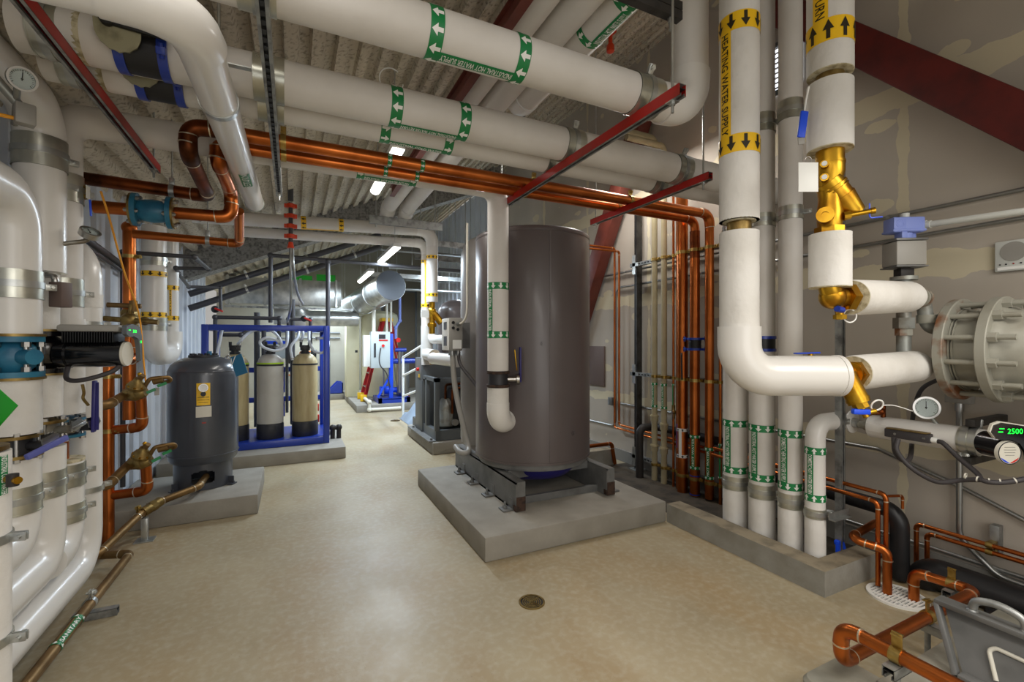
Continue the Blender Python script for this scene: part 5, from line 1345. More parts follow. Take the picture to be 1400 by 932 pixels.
# the two insulated branches to the heat exchanger
def branch(label, p0, p1, R):
    root = thing('insulated_pipe', label, 'pipe', p0)
    p0, p1 = V(p0), V(p1); d = (p1 - p0).normalized()
    mb = MB().sweep([p0, p0 + d * .01, p0.lerp(p1, .5), p1 - d * .04, p1 - d * .012, p1], [R * .96, R, R, R * .98, R * .9, R * .7], 36)
    mb.obj('jacket', M['canvas'], root)
    MB().cyl(p0 - d * .004, p0 + d * .002, R * .94, n=32).obj('jacket_end', M['canvas_end'], root)
    return root, d
br1, d1_ = branch('upper short white insulated branch from the return pipe to the grey fittings', (2.315, 1.21, 1.70), (2.97, 1.262, 1.735), .082)
br2, d2_ = branch('lower short white insulated branch from the big elbow to the flanged shell', (2.545, 1.315, 1.34), (3.16, 1.31, 1.36), .088)
o = thing('brass_elbow', 'brass elbow with drain cock joining the return pipe to its branch', 'valve', (RX, RY, 1.70))
MB().tube([(RX, RY, 1.76), (RX, RY, 1.70), (2.33, 1.21, 1.70)], .045, .05, 20).ball((RX + .02, RY, 1.70), .055).hexnut((2.27, 1.22, 1.70), (2.31, 1.212, 1.70), .065).cyl((RX + .05, RY - .01, 1.67), (RX + .06, RY - .01, 1.60), .018, n=14).cyl((RX + .06, RY - .01, 1.62), (RX + .06, RY - .01, 1.60), .028, n=8).obj('body', M['brass'], o)
MB().cyl((RX - .0, RY - .03, 1.645), (RX + .04, RY - .03, 1.64), .014, n=12).obj('blue_knob', M['blue'], o)
MB().torus((RX + .10, RY - .03, 1.615), (FX, FY, 0), .03, .003, 24, 6).obj('white_loop', M['white'], o)
ys_ = thing('y_strainer', 'brass strainer valve with blue lever between the big white elbow and its branch', 'valve', (2.47, 1.31, 1.33))
c = V((2.46, 1.312, 1.335))
mb = MB().cyl(c - d_ * .05, c + V((.06, 0, 0)), .042, n=24).hexnut(c + V((.05, 0, 0)), c + V((.085, 0, 0)), .07).ring(c + V((.045, 0, 0)), (1, 0, 0), .03, .06, .012, 26)
yd2 = (V((0, 0, -.9)) + rt * .25 + f * .3).normalized()
mb.cyl(c, c + yd2 * .15, .048, n=24).cyl(c + yd2 * .15, c + yd2 * .175, .035, n=8).ring(c + yd2 * .13, yd2, .04, .051, .012, 24)
mb.obj('body', M['brass'], ys_)
q = c + yd2 * .19
MB().cyl(q - yd2 * .02, q + yd2 * .03, .014, n=14).cyl(q + yd2 * .01, q + yd2 * .01 + rt * .05 + V((0, 0, .01)), .012, n=12).ball(q + rt * .05, .014).obj('blow_down_valve', M['brass'], ys_)
MB().bar(q - rt * .055, q + rt * .02 + f * .01, .03, .026, .006).obj('blue_lever', M['bluebright'], ys_)
MB().torus(q + rt * .065 + V((0, 0, .03)), (FX, FY, .4), .028, .004, 24, 6).sweep(spline([q + rt * .09 + V((0, 0, .03)), q + rt * .15 + V((0, 0, .028)), q + rt * .22 + V((.03, 0, .0))]), .002, 6).obj('white_tie', M['white'], ys_)

# pressure switch stack on the grey tee
pt = thing('pressure_switch', 'lavender blue switch on a grey box above the rusty grey pipe tee', 'switch', (3.09, 1.34, 2.05))
sx, sy = 3.09, 1.345
Rz = Matrix.Rotation(-YAW * 1.2, 3, 'Z')
MB().box((sx, sy, 1.985), (.155, .12, .135), .008, Rz).obj('lower_box', M['panelgrey'], pt)
MB().box((sx, sy, 2.06), (.165, .13, .012), .002, Rz).obj('flange_plate', M['steelgrey'], pt)
MB().box((sx, sy, 1.912), (.165, .13, .008), .002, Rz).obj('flange_plate', M['steelgrey'], pt)
MB().box((sx - .03, sy, 2.085), (.03, .06, .04), .004, Rz).box((sx + .05, sy, 2.085), (.035, .07, .04), .004, Rz).cyl((sx, sy, 2.065), (sx, sy, 2.10), .04, n=24).box((sx, sy, 2.145), (.165, .085, .085), .008, Rz).box((sx, sy, 2.113), (.172, .092, .012), .003, Rz).obj('cover', M['lavender'], pt)
n_ = Rz @ V((0, -1, 0)); c = V((sx, sy, 2.15)) + n_ * .043 - (Rz @ V((1, 0, 0))) * .05
MB().torus(c, n_, .02, .0025, 24, 8).torus(c, n_, .012, .002, 20, 8).box(c + n_ * .0 , (.062, .002, .062), .001, Rz).obj('embossed_ring', M['lavender'], pt)
MB().cyl((sx + .01, sy, 2.185), (sx + .01, sy, 2.215), .022, n=16).obj('cap', M['greyplastic'], pt)
MB().box((sx, sy, 1.88), (.07, .06, .05), .004, Rz).cyl((sx, sy, 1.865), (sx, sy, 1.91), .03, n=18).obj('neck', M['iron'], pt)
e0 = V((sx, sy, 2.145)) + (Rz @ V((1, 0, 0))) * .085
cdt = thing('flexible_conduit', 'light grey conduit leaving the lavender switch towards the right edge', 'conduit', e0)
e1 = onD(1440, 283, 2.08)
MB().cyl(e0, e0.lerp(e1, .06), .026, n=8).cyl(e0.lerp(e1, .05), e0.lerp(e1, .1), .021, n=18).obj('connector', M['greyplastic'], cdt)
MB().cyl(e0.lerp(e1, .08), e1 + (e1 - e0) * 1.2, .0165, n=18).obj('tube', M['greyplastic'], cdt)
gt = thing('pipe_tee', 'rusty grey threaded tee and elbow leading from the upper branch into the shell', 'pipe', (sx, sy, 1.7))
mb = MB().cyl((sx, sy, 1.37), (sx, sy, 1.86), .034, n=22).cyl((sx, sy, 1.86), (sx, sy, 1.84), .062, n=28).cyl((sx, sy, 1.83), (sx, sy, 1.76), .045, n=24).cyl((sx, sy, 1.63), (sx, sy, 1.57), .052, n=8)
mb.tube([(2.95, 1.262, 1.733), (3.13, 1.275, 1.738), (3.17, 1.27, 1.57), (3.28, 1.2, 1.565)], .034, .06, 20)
mb.obj('body', M['pipegrey'], gt)
MB().cyl((3.0, 1.266, 1.735), (3.07, 1.27, 1.737), .044, n=20).ring((3.075, 1.27, 1.737), (1, 0, 0), .03, .05, .018, 22).ring((3.115, 1.273, 1.735), (1, 0, 0), .03, .05, .02, 22).cyl((3.163, 1.27, 1.645), (3.165, 1.27, 1.60), .046, n=20).cyl((sx, sy, 1.57), (sx, sy, 1.53), .042, n=8).obj('rusty_fitting', M['exchrust'], gt)
gt2 = thing('pipe_nipple', 'rusty threaded nipple between the lower branch and the flanged shell', 'pipe', (3.2, 1.3, 1.36))
MB().tube([(3.14, 1.312, 1.36), (3.22, 1.30, 1.36), (3.30, 1.2, 1.36)], .03, .04, 18).cyl((3.16, 1.31, 1.36), (3.20, 1.304, 1.36), .042, n=20).ring((3.225, 1.285, 1.36), (.6, -.7, 0), .03, .045, .018, 20).obj('body', M['exchrust'], gt2)

# flanged heat exchanger shell along the wall
ex = thing('heat_exchanger', 'big pale grey flanged steel shell cut off by the right edge', 'heat exchanger', (3.32, 1.1, 1.45))
EX, EZ, ER = 3.32, 1.455, .275
YY = (0, 1, 0)
for y, nm in ((1.185, 'rusty'), (1.02, '')):
    MB().lathe([(.08, -.022), (ER - .004, -.022), (ER, -.018), (ER, .018), (ER - .004, .022), (.08, .022)], (EX, y, EZ), YY, 64).obj('flange', M['exchrust' if nm else 'exch'], ex)
MB().cyl((EX, 1.21, EZ), (EX, 1.20, EZ), .18, n=48).lathe([(.05, .06), (.15, .05), (.2, .02), (.2, 0)], (EX, 1.205, EZ), YY, 48).obj('channel_head', M['exch'], ex)
MB().cyl((EX, 1.17, EZ), (EX, 1.04, EZ), .205, n=56).ring((EX, 1.158, EZ), YY, .2, .222, .006, 56).ring((EX, 1.146, EZ), YY, .2, .218, .006, 56).obj('tube_sheet_barrel', M['exch'], ex)
MB().lathe([(.23, .0), (.225, -.02), (.205, -.05), (.205, -1.3)], (EX, 1.0, EZ), YY, 56).obj('shell_barrel', M['exch'], ex)
for i in range(12):
    a = i * pi / 6 + .26
    x, z = EX + .245 * cos(a), EZ + .245 * sin(a)
    MB().cyl((x, 1.19, z), (x, .90, z), .0135, n=14).hexnut((x, .998, z), (x, .965, z), .026).obj('stud_bolt', M['exch'], ex)
o = thing('exchanger_bracket', 'steel wall bracket carrying the flanged shell', 'bracket', (3.5, .7, 1.2))
MB().bb((3.2, .66, 1.20), (3.715, .74, 1.235)).bb((3.68, .66, .95), (3.715, .74, 1.235)).bar((3.26, .7, 1.20), (3.69, .7, .98), .03, .03).obj('arm', M['darksteel'], o)

# speaker panel on the wall
o = thing('wall_speaker', 'small square grey speaker panel on the right wall at the right edge', 'wall device', (3.7, 1.09, 1.985))
MB().bb((3.69, 1.01, 1.90), (3.715, 1.168, 2.075), .006).obj('housing', M['greyplastic'], o)
MB().cyl((3.69, 1.09, 2.01), (3.687, 1.09, 2.01), .055, n=36).obj('speaker_grille', M['panelgrey'], o)
for i, y in enumerate((1.145, 1.12, 1.09, 1.06, 1.035)): MB().cyl((3.69, y, 1.94), (3.686, y, 1.94), .004, n=8).obj('indicator', M['red' if i == 2 else 'dark'], o)
MB().bb((3.686, 1.03, 1.908), (3.69, 1.155, 1.925)).obj('button_row', M['white'], o)

# ------------------------------------------------------------------ insulated pipe and circulator along the wall
WP = 3.35
wp = thing('insulated_pipe', 'white insulated pipe along the right wall carrying the sensor and the right circulator', 'pipe', (WP, 1.4, .955))
MB().cyl((WP, 1.63, .955), (WP, .62, .955), .070, n=32).obj('jacket', M['pvc'], wp)
MB().cyl((WP - .0, 1.70, .955), (WP, 1.60, .955), .026, n=16).cyl((WP, 1.665, .955), (WP, 1.65, .955), .036, n=8).obj('rusty_nipple', M['exchrust'], wp)
MB().box((WP - .068, 1.55, .955), (.012, .15, .05), .005).obj('jacket_seam', M['pvc'], wp)
MB().cyl((WP, 1.745, .965), (WP, 1.735, .965), .075, n=32).obj('white_disc', M['pvc'], wp)
MB().tube([(3.2, 1.79, .97), (WP, 1.79, .97), (WP, 1.70, .957)], .03, .05, 16).cyl((3.255, 1.79, .97), (3.31, 1.79, .97), .058, n=24).obj('grooved_end', M['galv'], wp)
saddle(wp, (WP, 1.165, .955), (0, 1, 0), .070, .055, (-.3, 0, -1))
clamp(wp, (WP, 1.13, .955), (0, 1, 0), .073, (.2, 0, 1))
o = thing('wall_strut', 'short strut arm off the wall gripping the insulated pipe beside the circulator', 'pipe hanger', (3.5, 1.14, 1.04))
MB().bb((3.30, 1.12, 1.035), (3.715, 1.16, 1.075), .002).bb((3.28, 1.13, .83), (3.715, 1.17, .87), .002).obj('arm', M['strut_dark'], o)
sb = thing('sensor_box', 'black sensor box strapped on the insulated pipe with cables at both ends', 'sensor', (WP - .08, 1.42, .95))
MB().box((WP - .085, 1.40, .945), (.045, .22, .05), .004).box((WP - .09, 1.40, .974), (.05, .2, .006), .002, mat=1).obj('case', [M['rubber'], M['bronze']], sb)
MB().cyl((WP - .109, 1.455, .945), (WP - .111, 1.455, .945), .007, n=12).bb((WP - .111, 1.31, .94), (WP - .109, 1.325, .95)).obj('screw_and_label', M['stainless'], sb)
MB().cyl((WP - .085, 1.29, .94), (WP - .085, 1.262, .938), .016, n=14).obj('cable_gland', M['white'], sb)
def cable(label, pts, r=.0125):
    o = thing('cable', label, 'cable', pts[0])
    MB().sweep(spline(pts, 8), r, 12).obj('sheath', M['rubber'], o)
    return o
e = V((WP - .085, 1.265, .937)); w_ = V((WP - .085, 1.51, .945))
J = [onD(1312, 648, 2.38), onD(1345, 657, 2.3), onD(1375, 659, 2.25), onD(1425, 650, 2.2)]
cable('black cable from the right end of the sensor box drooping to the right edge', [e, onD(1290, 606, 2.52), onD(1310, 625, 2.45), onD(1335, 646, 2.36)] + J[1:])
cb2 = cable('black cable looping under the sensor box and up behind the dial thermometer', [onD(1222, 598, 2.62), onD(1224, 618, 2.62), onD(1234, 629, 2.62), onD(1244, 626, 2.66), onD(1247, 600, 2.9), onD(1248, 570, 3.0), onD(1258, 535, 2.9), onD(1280, 520, 2.85), onD(1310, 512, 2.85)])
cable('black cable sagging from the loop under the sensor box towards the right', [onD(1228, 600, 2.6), onD(1226, 615, 2.59), onD(1240, 634, 2.56), onD(1262, 650, 2.5), onD(1285, 659, 2.44), onD(1315, 656, 2.38), onD(1342, 655.5, 2.305)])
mb = MB()
for p, q in zip(J[:-1], J[1:]):
    for t in (.25, .75): mb.ring(p.lerp(q, t), q - p, .0115, .0145, .006, 18)
mb.obj('wire_ties', M['offwhite'], cb2)
dial('dial thermometer on the insulated pipe under the flanged shell', (3.30, 1.33, 1.115), (-.75, -.65, .05), .062, (WP, 1.30, 1.02))
o = thing('drain_valve', 'small brass drain valve standing on the insulated pipe near the wall post', 'valve', (WP, 1.55, 1.03))
MB().cyl((WP - .01, 1.56, 1.015), (WP - .01, 1.56, 1.10), .014, n=12).cyl((WP - .01, 1.56, 1.05), (WP - .06, 1.60, 1.045), .013, n=12).ball((WP - .02, 1.565, 1.06), .022).ball((WP - .065, 1.605, 1.045), .016).obj('body', M['copper_dark'], o)
cp_ = thing('circulator_pump', 'black circulator with a green lit display at the right edge of the photo', 'pump', (WP, .9, .96))
pc = onD(1382, 604, 2.25)
Fm = Matrix((rt, -f, V((0, 0, 1)))).transposed()
MB().cyl(pc - f * .12 - V((0, 0, .03)), pc - f * .012 - V((0, 0, .03)), .062, n=36).obj('motor', M['blackgloss'], cp_)
MB().cyl((WP, .62, .955), (WP, .9, .955), .09, n=28).obj('volute', M['blackgloss'], cp_)
pol = [(-.108, .05), (-.095, .085), (-.06, .098), (.12, .07), (.12, -.09), (.07, -.10), (.06, -.05), (.03, -.005), (-.02, .015), (-.06, .012), (-.085, .02)]
dp = MB().prism(pol, pc, rt, (0, 0, 1), f * .014).obj('display_panel', M['blackgloss'], cp_)
pm = [(x * 1.06 , y * 1.06 ) for x, y in pol]
MB().prism(pm, pc - f * .004, rt, (0, 0, 1), f * .012).obj('panel_rim', M['offwhite'], cp_)
mb = MB().text('2500', pc + f * .0155 + rt * (.005) + V((0, 0, .056)), rt, (0, 0, 1), .026, .075)
for k in range(2): mb.box(pc + f * .015 + rt * (-.06 - .006 * k) + V((0, 0, .056 - .016 * k + .012)), (.022, .002, .004), 0, Fm)
mb.obj('green_digits', M['ledgreen'], dp)
c = pc + V((0, 0, -.05)) - rt * .025
MB().cyl(c, c + f * .018, .058, n=40).obj('round_plate', M['offwhite'], cp_)
dk = MB().prism([(.05 * cos(a), .05 * sin(a)) for a in [pi * 1.15 + pi * .35 * i / 8 for i in range(9)]], c + f * .0182, rt, (0, 0, 1), f * .001)
dk.prism([(.05 * cos(a), .05 * sin(a)) for a in [pi * 1.5 + pi * .35 * i / 8 for i in range(9)]], c + f * .0182, rt, (0, 0, 1), f * .001, 1)
dk.torus(c + f * .018, f, .055, .0025, 40, 8, mat=2)
for k in range(4): dk.box(c + f * .0185 + V((0, 0, .028 - .013 * k)), (.06 - .008 * abs(k - 1), .001, .0025), 0, Fm, 3)
dk.obj('plate_print', [M['bluebright'], M['redlight'], M['black'], M['panelgrey']], cp_)

# ------------------------------------------------------------------ copper and drain at lower right
def lcopper(*a, **k): return copper(*a, **k)
lcopper('upper of two copper lines passing the wall post and dropping to the round drain', [(3.24, 2.75, .585), (3.22, 1.49, .575), (3.22, 1.49, .02)], .013, fil=.03)
lcopper('lower of two copper lines passing the wall post and dropping to the round drain', [(3.215, 2.75, .535), (3.195, 1.52, .525), (3.195, 1.52, .02)], .013, fil=.03)
lcopper('thin copper line branching right from the pair and dropping by the black pipe', [(3.24, 1.50, .56), (3.375, 1.475, .55), (3.375, 1.475, .47)], .008, fil=.02)
lcopper('thick copper drain pipe zigzagging from the opening down to the round drain', [(3.42, 1.64, .315), (3.10, 1.625, .285), (3.17, 1.46, .26), (3.17, 1.46, .008)], .023, fil=.04)
dr = thing('floor_drain', 'round white floor drain grate in the corner by the copper pipes', 'drain', (3.19, 1.42, 0))
MB().ring((3.19, 1.42, .006), (0, 0, 1), .125, .145, .012, 48).obj('rim', M['white'], dr)
mb = MB()
for i in range(-7, 8):
    L = sqrt(.127 ** 2 - (i * .018) ** 2) if abs(i * .018) < .127 else 0
    if L: mb.bb((3.19 - L, 1.42 + i * .018 - .004, .002), (3.19 + L, 1.42 + i * .018 + .004, .010))
for x in (-.07, 0, .07): mb.bb((3.19 + x - .005, 1.42 - .105, .002), (3.19 + x + .005, 1.42 + .105, .009))
mb.obj('grate', M['white'], dr)
MB().cyl((3.19, 1.42, .0005), (3.19, 1.42, .002), .126, n=40).obj('dark_well', M['black'], dr)
lcopper('copper loop rising from the round drain, with brackets, crossing low in the right corner', [(3.235, 1.36, .004), (3.235, 1.36, .165), (3.22, 1.09, .19), (2.02, 1.09, .19), (2.02, 1.09, .335), (2.02, .15, .335)], .026, fil=.05)
cl = bpy.data.objects['copper_pipe'] if False else None
def pstand(label, p, d, R, zbase):
    o = thing('pipe_stand', label, 'pipe support', (p[0], p[1], zbase))
    p = V(p); d = V(d).normalized(); s = d.cross(V((0, 0, 1)))
    MB().ring(p, d, R, R + .004, .035, 28).box(p + V((0, 0, R + .028)), (.035 if abs(d.x) > .5 else .006, .006 if abs(d.x) > .5 else .035, .06), .002).box(p + V((0, 0, R + .05)), (.03, .03, .006), .001).obj('saddle_clip', M['clampbrass'], o)
    mb = MB(); a = p - V((0, 0, R + .022))
    strut_mesh(mb, a - s * .06, a + s * .06, h=.041); mb.obj('strut_channel', [M['strut'], M['red'], M['black']], o)
    MB().cyl((a.x, a.y, zbase), (a.x, a.y, a.z), .012, n=12).obj('leg_rod', M['strut'], o)
    return o
pstand('brass clip stand holding the copper loop where it points at the camera', (2.02, .90, .335), (0, 1, 0), .026, .10)
pstand('brass clip stand under the far stretch of the copper loop', (2.72, 1.09, .19), (1, 0, 0), .026, 0)
pstand('brass clip stand on the copper loop beside the round drain', (3.23, 1.19, .182), (0, 1, 0), .026, 0)
for k, (z, yv) in enumerate(((.33, 1.50), (.29, 1.445))):
    lcopper(('upper' if not k else 'lower') + ' of two copper lines along the wall base at the right edge', [(3.6, yv, .03), (3.6, yv, z), (3.6, -.4, z)], .013, fil=.03)
o = thing('strut_clip', 'short strut with brass clips holding two copper lines to the right wall', 'pipe hanger', (3.65, 1.16, .34))
MB().bb((3.66, 1.14, .26), (3.715, 1.18, .43), .002).obj('strut_channel', M['strut'], o)
for z in (.33, .29): MB().ring((3.6, 1.16, z), (0, 1, 0), .013, .018, .03, 18).bb((3.615, 1.145, z - .015), (3.662, 1.175, z + .015)).obj('clip', M['clampbrass'], o)
bk = thing('black_pipe', 'black foam covered pipe standing in the corner behind the copper drops', 'pipe', (3.42, 1.62, 0))
MB().tube([(3.42, 1.51, .02), (3.42, 1.51, .43), (3.46, 2.6, .43)], .05, .09, 16).obj('foam', M['black'], bk)
bk = thing('black_pipe', 'long black foam covered pipe lying along the base of the right wall', 'pipe', (3.55, .8, .08))
MB().tube([(3.50, 1.42, .01), (3.50, 1.42, .095), (3.53, -.5, .095)], .088, .09, 18).obj('foam', M['black'], bk)
MB().box((3.30, 1.02, .045), (.13, .12, .085), .02, Matrix.Rotation(.4, 3, 'Z')).obj('foam_block', M['black'], bk)
# ------------------------------------------------------------------ grey equipment housing, bottom right
hz = thing('equipment_housing', 'low grey steel housing with a sloped framed panel and carrying handle, bottom right corner', 'housing', (2.8, .6, 0))
MB().bb((2.15, .05, .0), (3.3, 1.03, .115), .008).obj('base_plate', M['exch'], hz)
T0, T1 = V((2.60, .985, .345)), V((2.60, .05, .345)); B0, B1 = V((2.50, .885, .118)), V((2.50, .05, .118))
nq = V((.012, 0, .004))
MB().grid([[T0, T1, B1, B0], [T0 + nq, T1 + nq, B1 + nq, B0 + nq]], True, True).obj('sloped_panel', M['steelgrey'], hz)
MB().prism([(0, 0), (.35, 0), (.09, .227)], (2.50, .09, .118), (1, 0, 0), (0, 0, 1), (0, .012, 0)).obj('side_gusset', M['steelgrey'], hz)
MB().bar(T0 + V((-.02, .015, .01)), T1 + V((-.02, 0, .01)), .07, .022, .004).bar(T0 + V((-.035, .01, .0)), B0 + V((-.03, .01, .0)), .02, .04, .004, up=(-.9, 0, .4)).bar(B0 + V((-.03, 0, .01)), B1 + V((-.03, 0, .01)), .05, .02, .004).obj('panel_frame', M['steelgrey'], hz)
nn = (T1 - T0).cross(B0 - T0).normalized()
if nn.x > 0: nn = -nn
def onpanel(s, t, off=.0): return T0.lerp(T1, s).lerp(B0.lerp(B1, s), t) + nn * off
MB().tube([onpanel(.13, .85, .006), onpanel(.13, .45, .006), onpanel(.16, .38, .006), onpanel(.34, .40, .006), onpanel(.37, .5, .006), onpanel(.37, .95, .006)], .008, .02, 10).obj('weld_bead', M['offwhite'], hz)
c = onpanel(.28, .72, .002)
MB().ring(c, nn, .012, .03, .012, 28).cyl(c - nn * .01, c + nn * .004, .012, n=16, mat=1).obj('port_ring', [M['steelgrey'], M['black']], hz)
c = onpanel(.45, .93, .004); MB().box(c, (.004, .14, .045), .001, Matrix((nn, (T1 - T0).normalized(), nn.cross((T1 - T0).normalized()))).transposed()).obj('black_nameplate', M['black'], hz)
a_ = T0 + V((-.02, -.10, .02)); b_ = T0 + V((-.02, -.26, .02))
MB().sweep(spline([a_, a_ + V((0, -.015, .045)), a_.lerp(b_, .5) + V((0, 0, .062)), b_ + V((0, .015, .045)), b_], 6), [.015] * 25, 14).ball(a_, .02, (1, 1, .6)).ball(b_, .02, (1, 1, .6)).obj('handle', M['strut'], hz)
hz2 = thing('equipment_cover', 'rounded grey cover with a loop handle at the bottom edge under the copper loop', 'cover', (2.1, .95, 0))
mb = MB(); pr = []
def rrect(cx, cy, hx, hy, r, z, n=6):
    out = []
    for qx, qy, a0 in ((1, 1, 0), (-1, 1, pi / 2), (-1, -1, pi), (1, -1, 1.5 * pi)):
        for i in range(n + 1):
            a = a0 + pi / 2 * i / n; out.append(V((cx + qx * (hx - r) + r * cos(a), cy + qy * (hy - r) + r * sin(a), z)))
    return out
mb.grid([rrect(2.06, .86, .15, .34, .05, .002), rrect(2.06, .86, .15, .34, .05, .085), rrect(2.06, .86, .14, .33, .05, .10), rrect(2.06, .86, .115, .30, .04, .104)])
mb.obj('shell', M['exch'], hz2)
a_, b_ = V((2.0, 1.03, .10)), V((2.0, .87, .10))
MB().sweep(spline([a_, a_ + V((0, -.012, .045)), a_.lerp(b_, .5) + V((0, 0, .066)), b_ + V((0, .012, .045)), b_], 6), .014, 14).obj('handle', M['strut'], hz2)

# ------------------------------------------------------------------ floor drains in the aisle
def fdrain(label, x, y, R=.075):
    o = thing('floor_drain', label, 'drain', (x, y, 0))
    MB().ring((x, y, .002), (0, 0, 1), R * .86, R, .006, 40).obj('rim', M['bronze'], o)
    MB().cyl((x, y, .0005), (x, y, .0012), R * .87, n=36).obj('dark_well', M['black'], o)
    mb = MB()
    for r in (.18, .34, .5, .66): mb.ring((x, y, .002), (0, 0, 1), R * r, R * (r + .07), .003, 32)
    for i in range(4):
        a = i * pi / 2 + .4; mb.bar((x, y, .002), (x + R * .86 * cos(a), y + R * .86 * sin(a), .002), R * .10, .003)
    mb.obj('grate', M['bronze'], o)
fdrain('round brass floor drain in the open concrete floor in front of the big tank', 1.238, 2.305)
fdrain('small floor drain farther down the aisle by the compressor pad', 1.74, 8.67, .09)

# odds and ends high up
o = thing('wire_loop', 'thin white wire loop dangling beside the roof deck above the coupled pipe', 'wire', onD(535, 108, 3.3))
c = onD(535, 110, 3.3)
MB().torus(c, (.3, .5, .8), .085, .004, 40, 8, a0=.4, a1=5.6).obj('wire', M['white'], o)
o = thing('sprinkler_pipe', 'dark sprinkler pipe with an orange coupling high behind the widest pipe', 'pipe', (1.9, 2.6, 3.45))
MB().cyl((1.95, 1.7, 3.62), (1.95, 4.6, 3.62), .022, n=14).obj('tube', M['iron'], o)
q = onD(833, 76, 3.1)
MB().ring((1.95, 2.5, 3.62), (0, 1, 0), .022, .04, .04, 20).cyl((1.95, 2.5, 3.62), (1.95, 2.5, 3.50), .014, n=12).lathe([(.012, 3.46), (.026, 3.47), (.026, 3.51), (.012, 3.53)], (1.95, 2.5, 0), n=14).obj('orange_coupling', M['orange'], o)
for y in (1.9, 4.2): MB().cyl((1.95, y, 3.62), (1.95, y, roof(1.95) + .02), .006, n=8).obj('hanger_rod', M['galv'], o)
o = thing('strut_bracket', 'grey strut glimpsed between the two heating pipes near the top edge', 'pipe hanger', (2.9, 2.55, 3.5))
a_, b_ = onY(1000, 12, 2.62), onY(1118, 66, 2.62)
mb = MB(); strut_mesh(mb, a_, (3.70, 2.62, a_.z), h=.08); mb.obj('strut_channel', [M['strut'], M['red'], M['black']], o)
MB().cyl((a_.x + .03, 2.62, a_.z), (a_.x + .03, 2.62, roof(a_.x) + .01), .007, n=8).obj('threaded_rod', M['galv'], o)
# ------------------------------------------------------------------ far end of the room
# sloped fireproofed roof beam and the dark lines clipped beneath it
def sloped(y, x0, x1, dz0, dz1, thick, m, name):
    mb = MB()
    A = []
    poly = [(x0, roof(x0) - dz0), (x1, roof(x1) - dz0), (x1, roof(x1) - dz1), (x0, roof(x0) - dz1)]
    mb.prism(poly, (0, y, 0), (1, 0, 0), (0, 0, 1), (0, thick, 0))
    return mb.obj(name, M[m])
o = sloped(7.75, XL, 3.5, -.05, .36, .3, 'spray', 'roof_beam'); struct(o)
for k, (dz, r, lab) in enumerate(((.60, .045, 'upper of two dark sloping lines under the sprayed roof beam'), (.80, .045, 'lower of two dark sloping lines under the sprayed roof beam'))):
    root = thing('sloped_pipe', lab, 'pipe', (-1.2, 7.68, 2.2))
    MB().cyl((-1.30, 7.68, roof(-1.30) - dz), (1.3, 7.68, roof(1.3) - dz), r, n=16).obj('tube', M['pipedark'], root)
    mb = MB()
    for x in (-.6, .2, .9): clamp(root, (x, 7.68, roof(x) - dz), (1, 0, .42), r, (0, 0, 1))
du = thing('round_duct', 'big round galvanised duct with a flat capped end, beside the strip lights', 'duct', (1.70, 9.0, 2.58))
ed = V((-.15, .98, -.10)).normalized(); c = V((1.72, 8.95, 2.58))
MB().cyl(c, c + ed * 3.4, .285, n=48).obj('tube', M['galv'], du)
MB().cyl(c - ed * .006, c + ed * .004, .288, n=48).obj('end_cap', M['capgrey'], du)
mb = MB()
for s in (.02, .9, 1.8, 2.7): mb.ring(c + ed * s, ed, .283, .296, .025, 48)
mb.obj('joint_rings', M['galv'], du)
for q in ((1.64, 9.4), (1.47, 10.5)):
    MB().cyl((q[0], q[1], 2.7), (q[0], q[1], roof(q[0]) + .02), .006, n=8).obj('hanger_rod', M['galv'], du)
rd_ = thing('rectangular_duct', 'long galvanised rectangular duct crossing the far end above the softeners', 'duct', (-.2, 10.8, 2.5))
MB().bb((-1.2, 10.5, 2.25), (.95, 11.2, 2.78), .004).obj('casing', M['galv'], rd_)
for x in (-1.15, -.5, .15, .85):
    MB().bb((x - .02, 10.47, 2.22), (x + .02, 11.23, 2.81)).obj('flange', M['galv'], rd_)
MB().bb((-.35, 10.6, 1.85), (.05, 11.1, 2.25), .004).obj('drop_box', M['galv'], rd_)
MB().bb((-1.2, 10.42, 2.16), (1.2, 10.46, 2.20)).obj('support_strut', M['strut'], rd_)
rr = thing('round_duct', 'smaller round galvanised duct running under the rectangular duct', 'duct', (.2, 10.9, 2.0))
MB().tube([(.12, 10.9, 2.22), (.12, 10.9, 2.0), (1.35, 10.9, 2.0)], .17, .22, 30).obj('tube', M['galv'], rr)
o = thing('green_panel', 'bright green sheet glimpsed above the far ducts', 'panel', (.3, 12.6, 2.95))
MB().bb((-.2, 12.6, 2.85), (.45, 12.63, 3.15)).bb((.55, 12.6, 2.87), (1.0, 12.63, 3.2)).obj('sheet', M['greenbright'], o)

cy = thing('cream_column', 'cream painted square column casing at the far end', 'column', (1.25, 11.8, .15))
MB().bb((1.16, 11.55, .152), (1.46, 11.9, 2.3), .01).obj('casing', M['cream'], cy)
MB().bb((1.36, 11.545, 1.22), (1.42, 11.55, 1.28)).obj('dark_plate', M['black'], cy)
ct = thing('cream_tank', 'large cream coloured round tank behind the white control panel', 'tank', (1.95, 11.3, .15))
MB().lathe([(.40, .155), (.44, .17), (.44, 2.05), (.42, 2.15), (.30, 2.22), (.05, 2.25)], (1.95, 11.6, 0), n=48).obj('shell', M['cream'], ct)
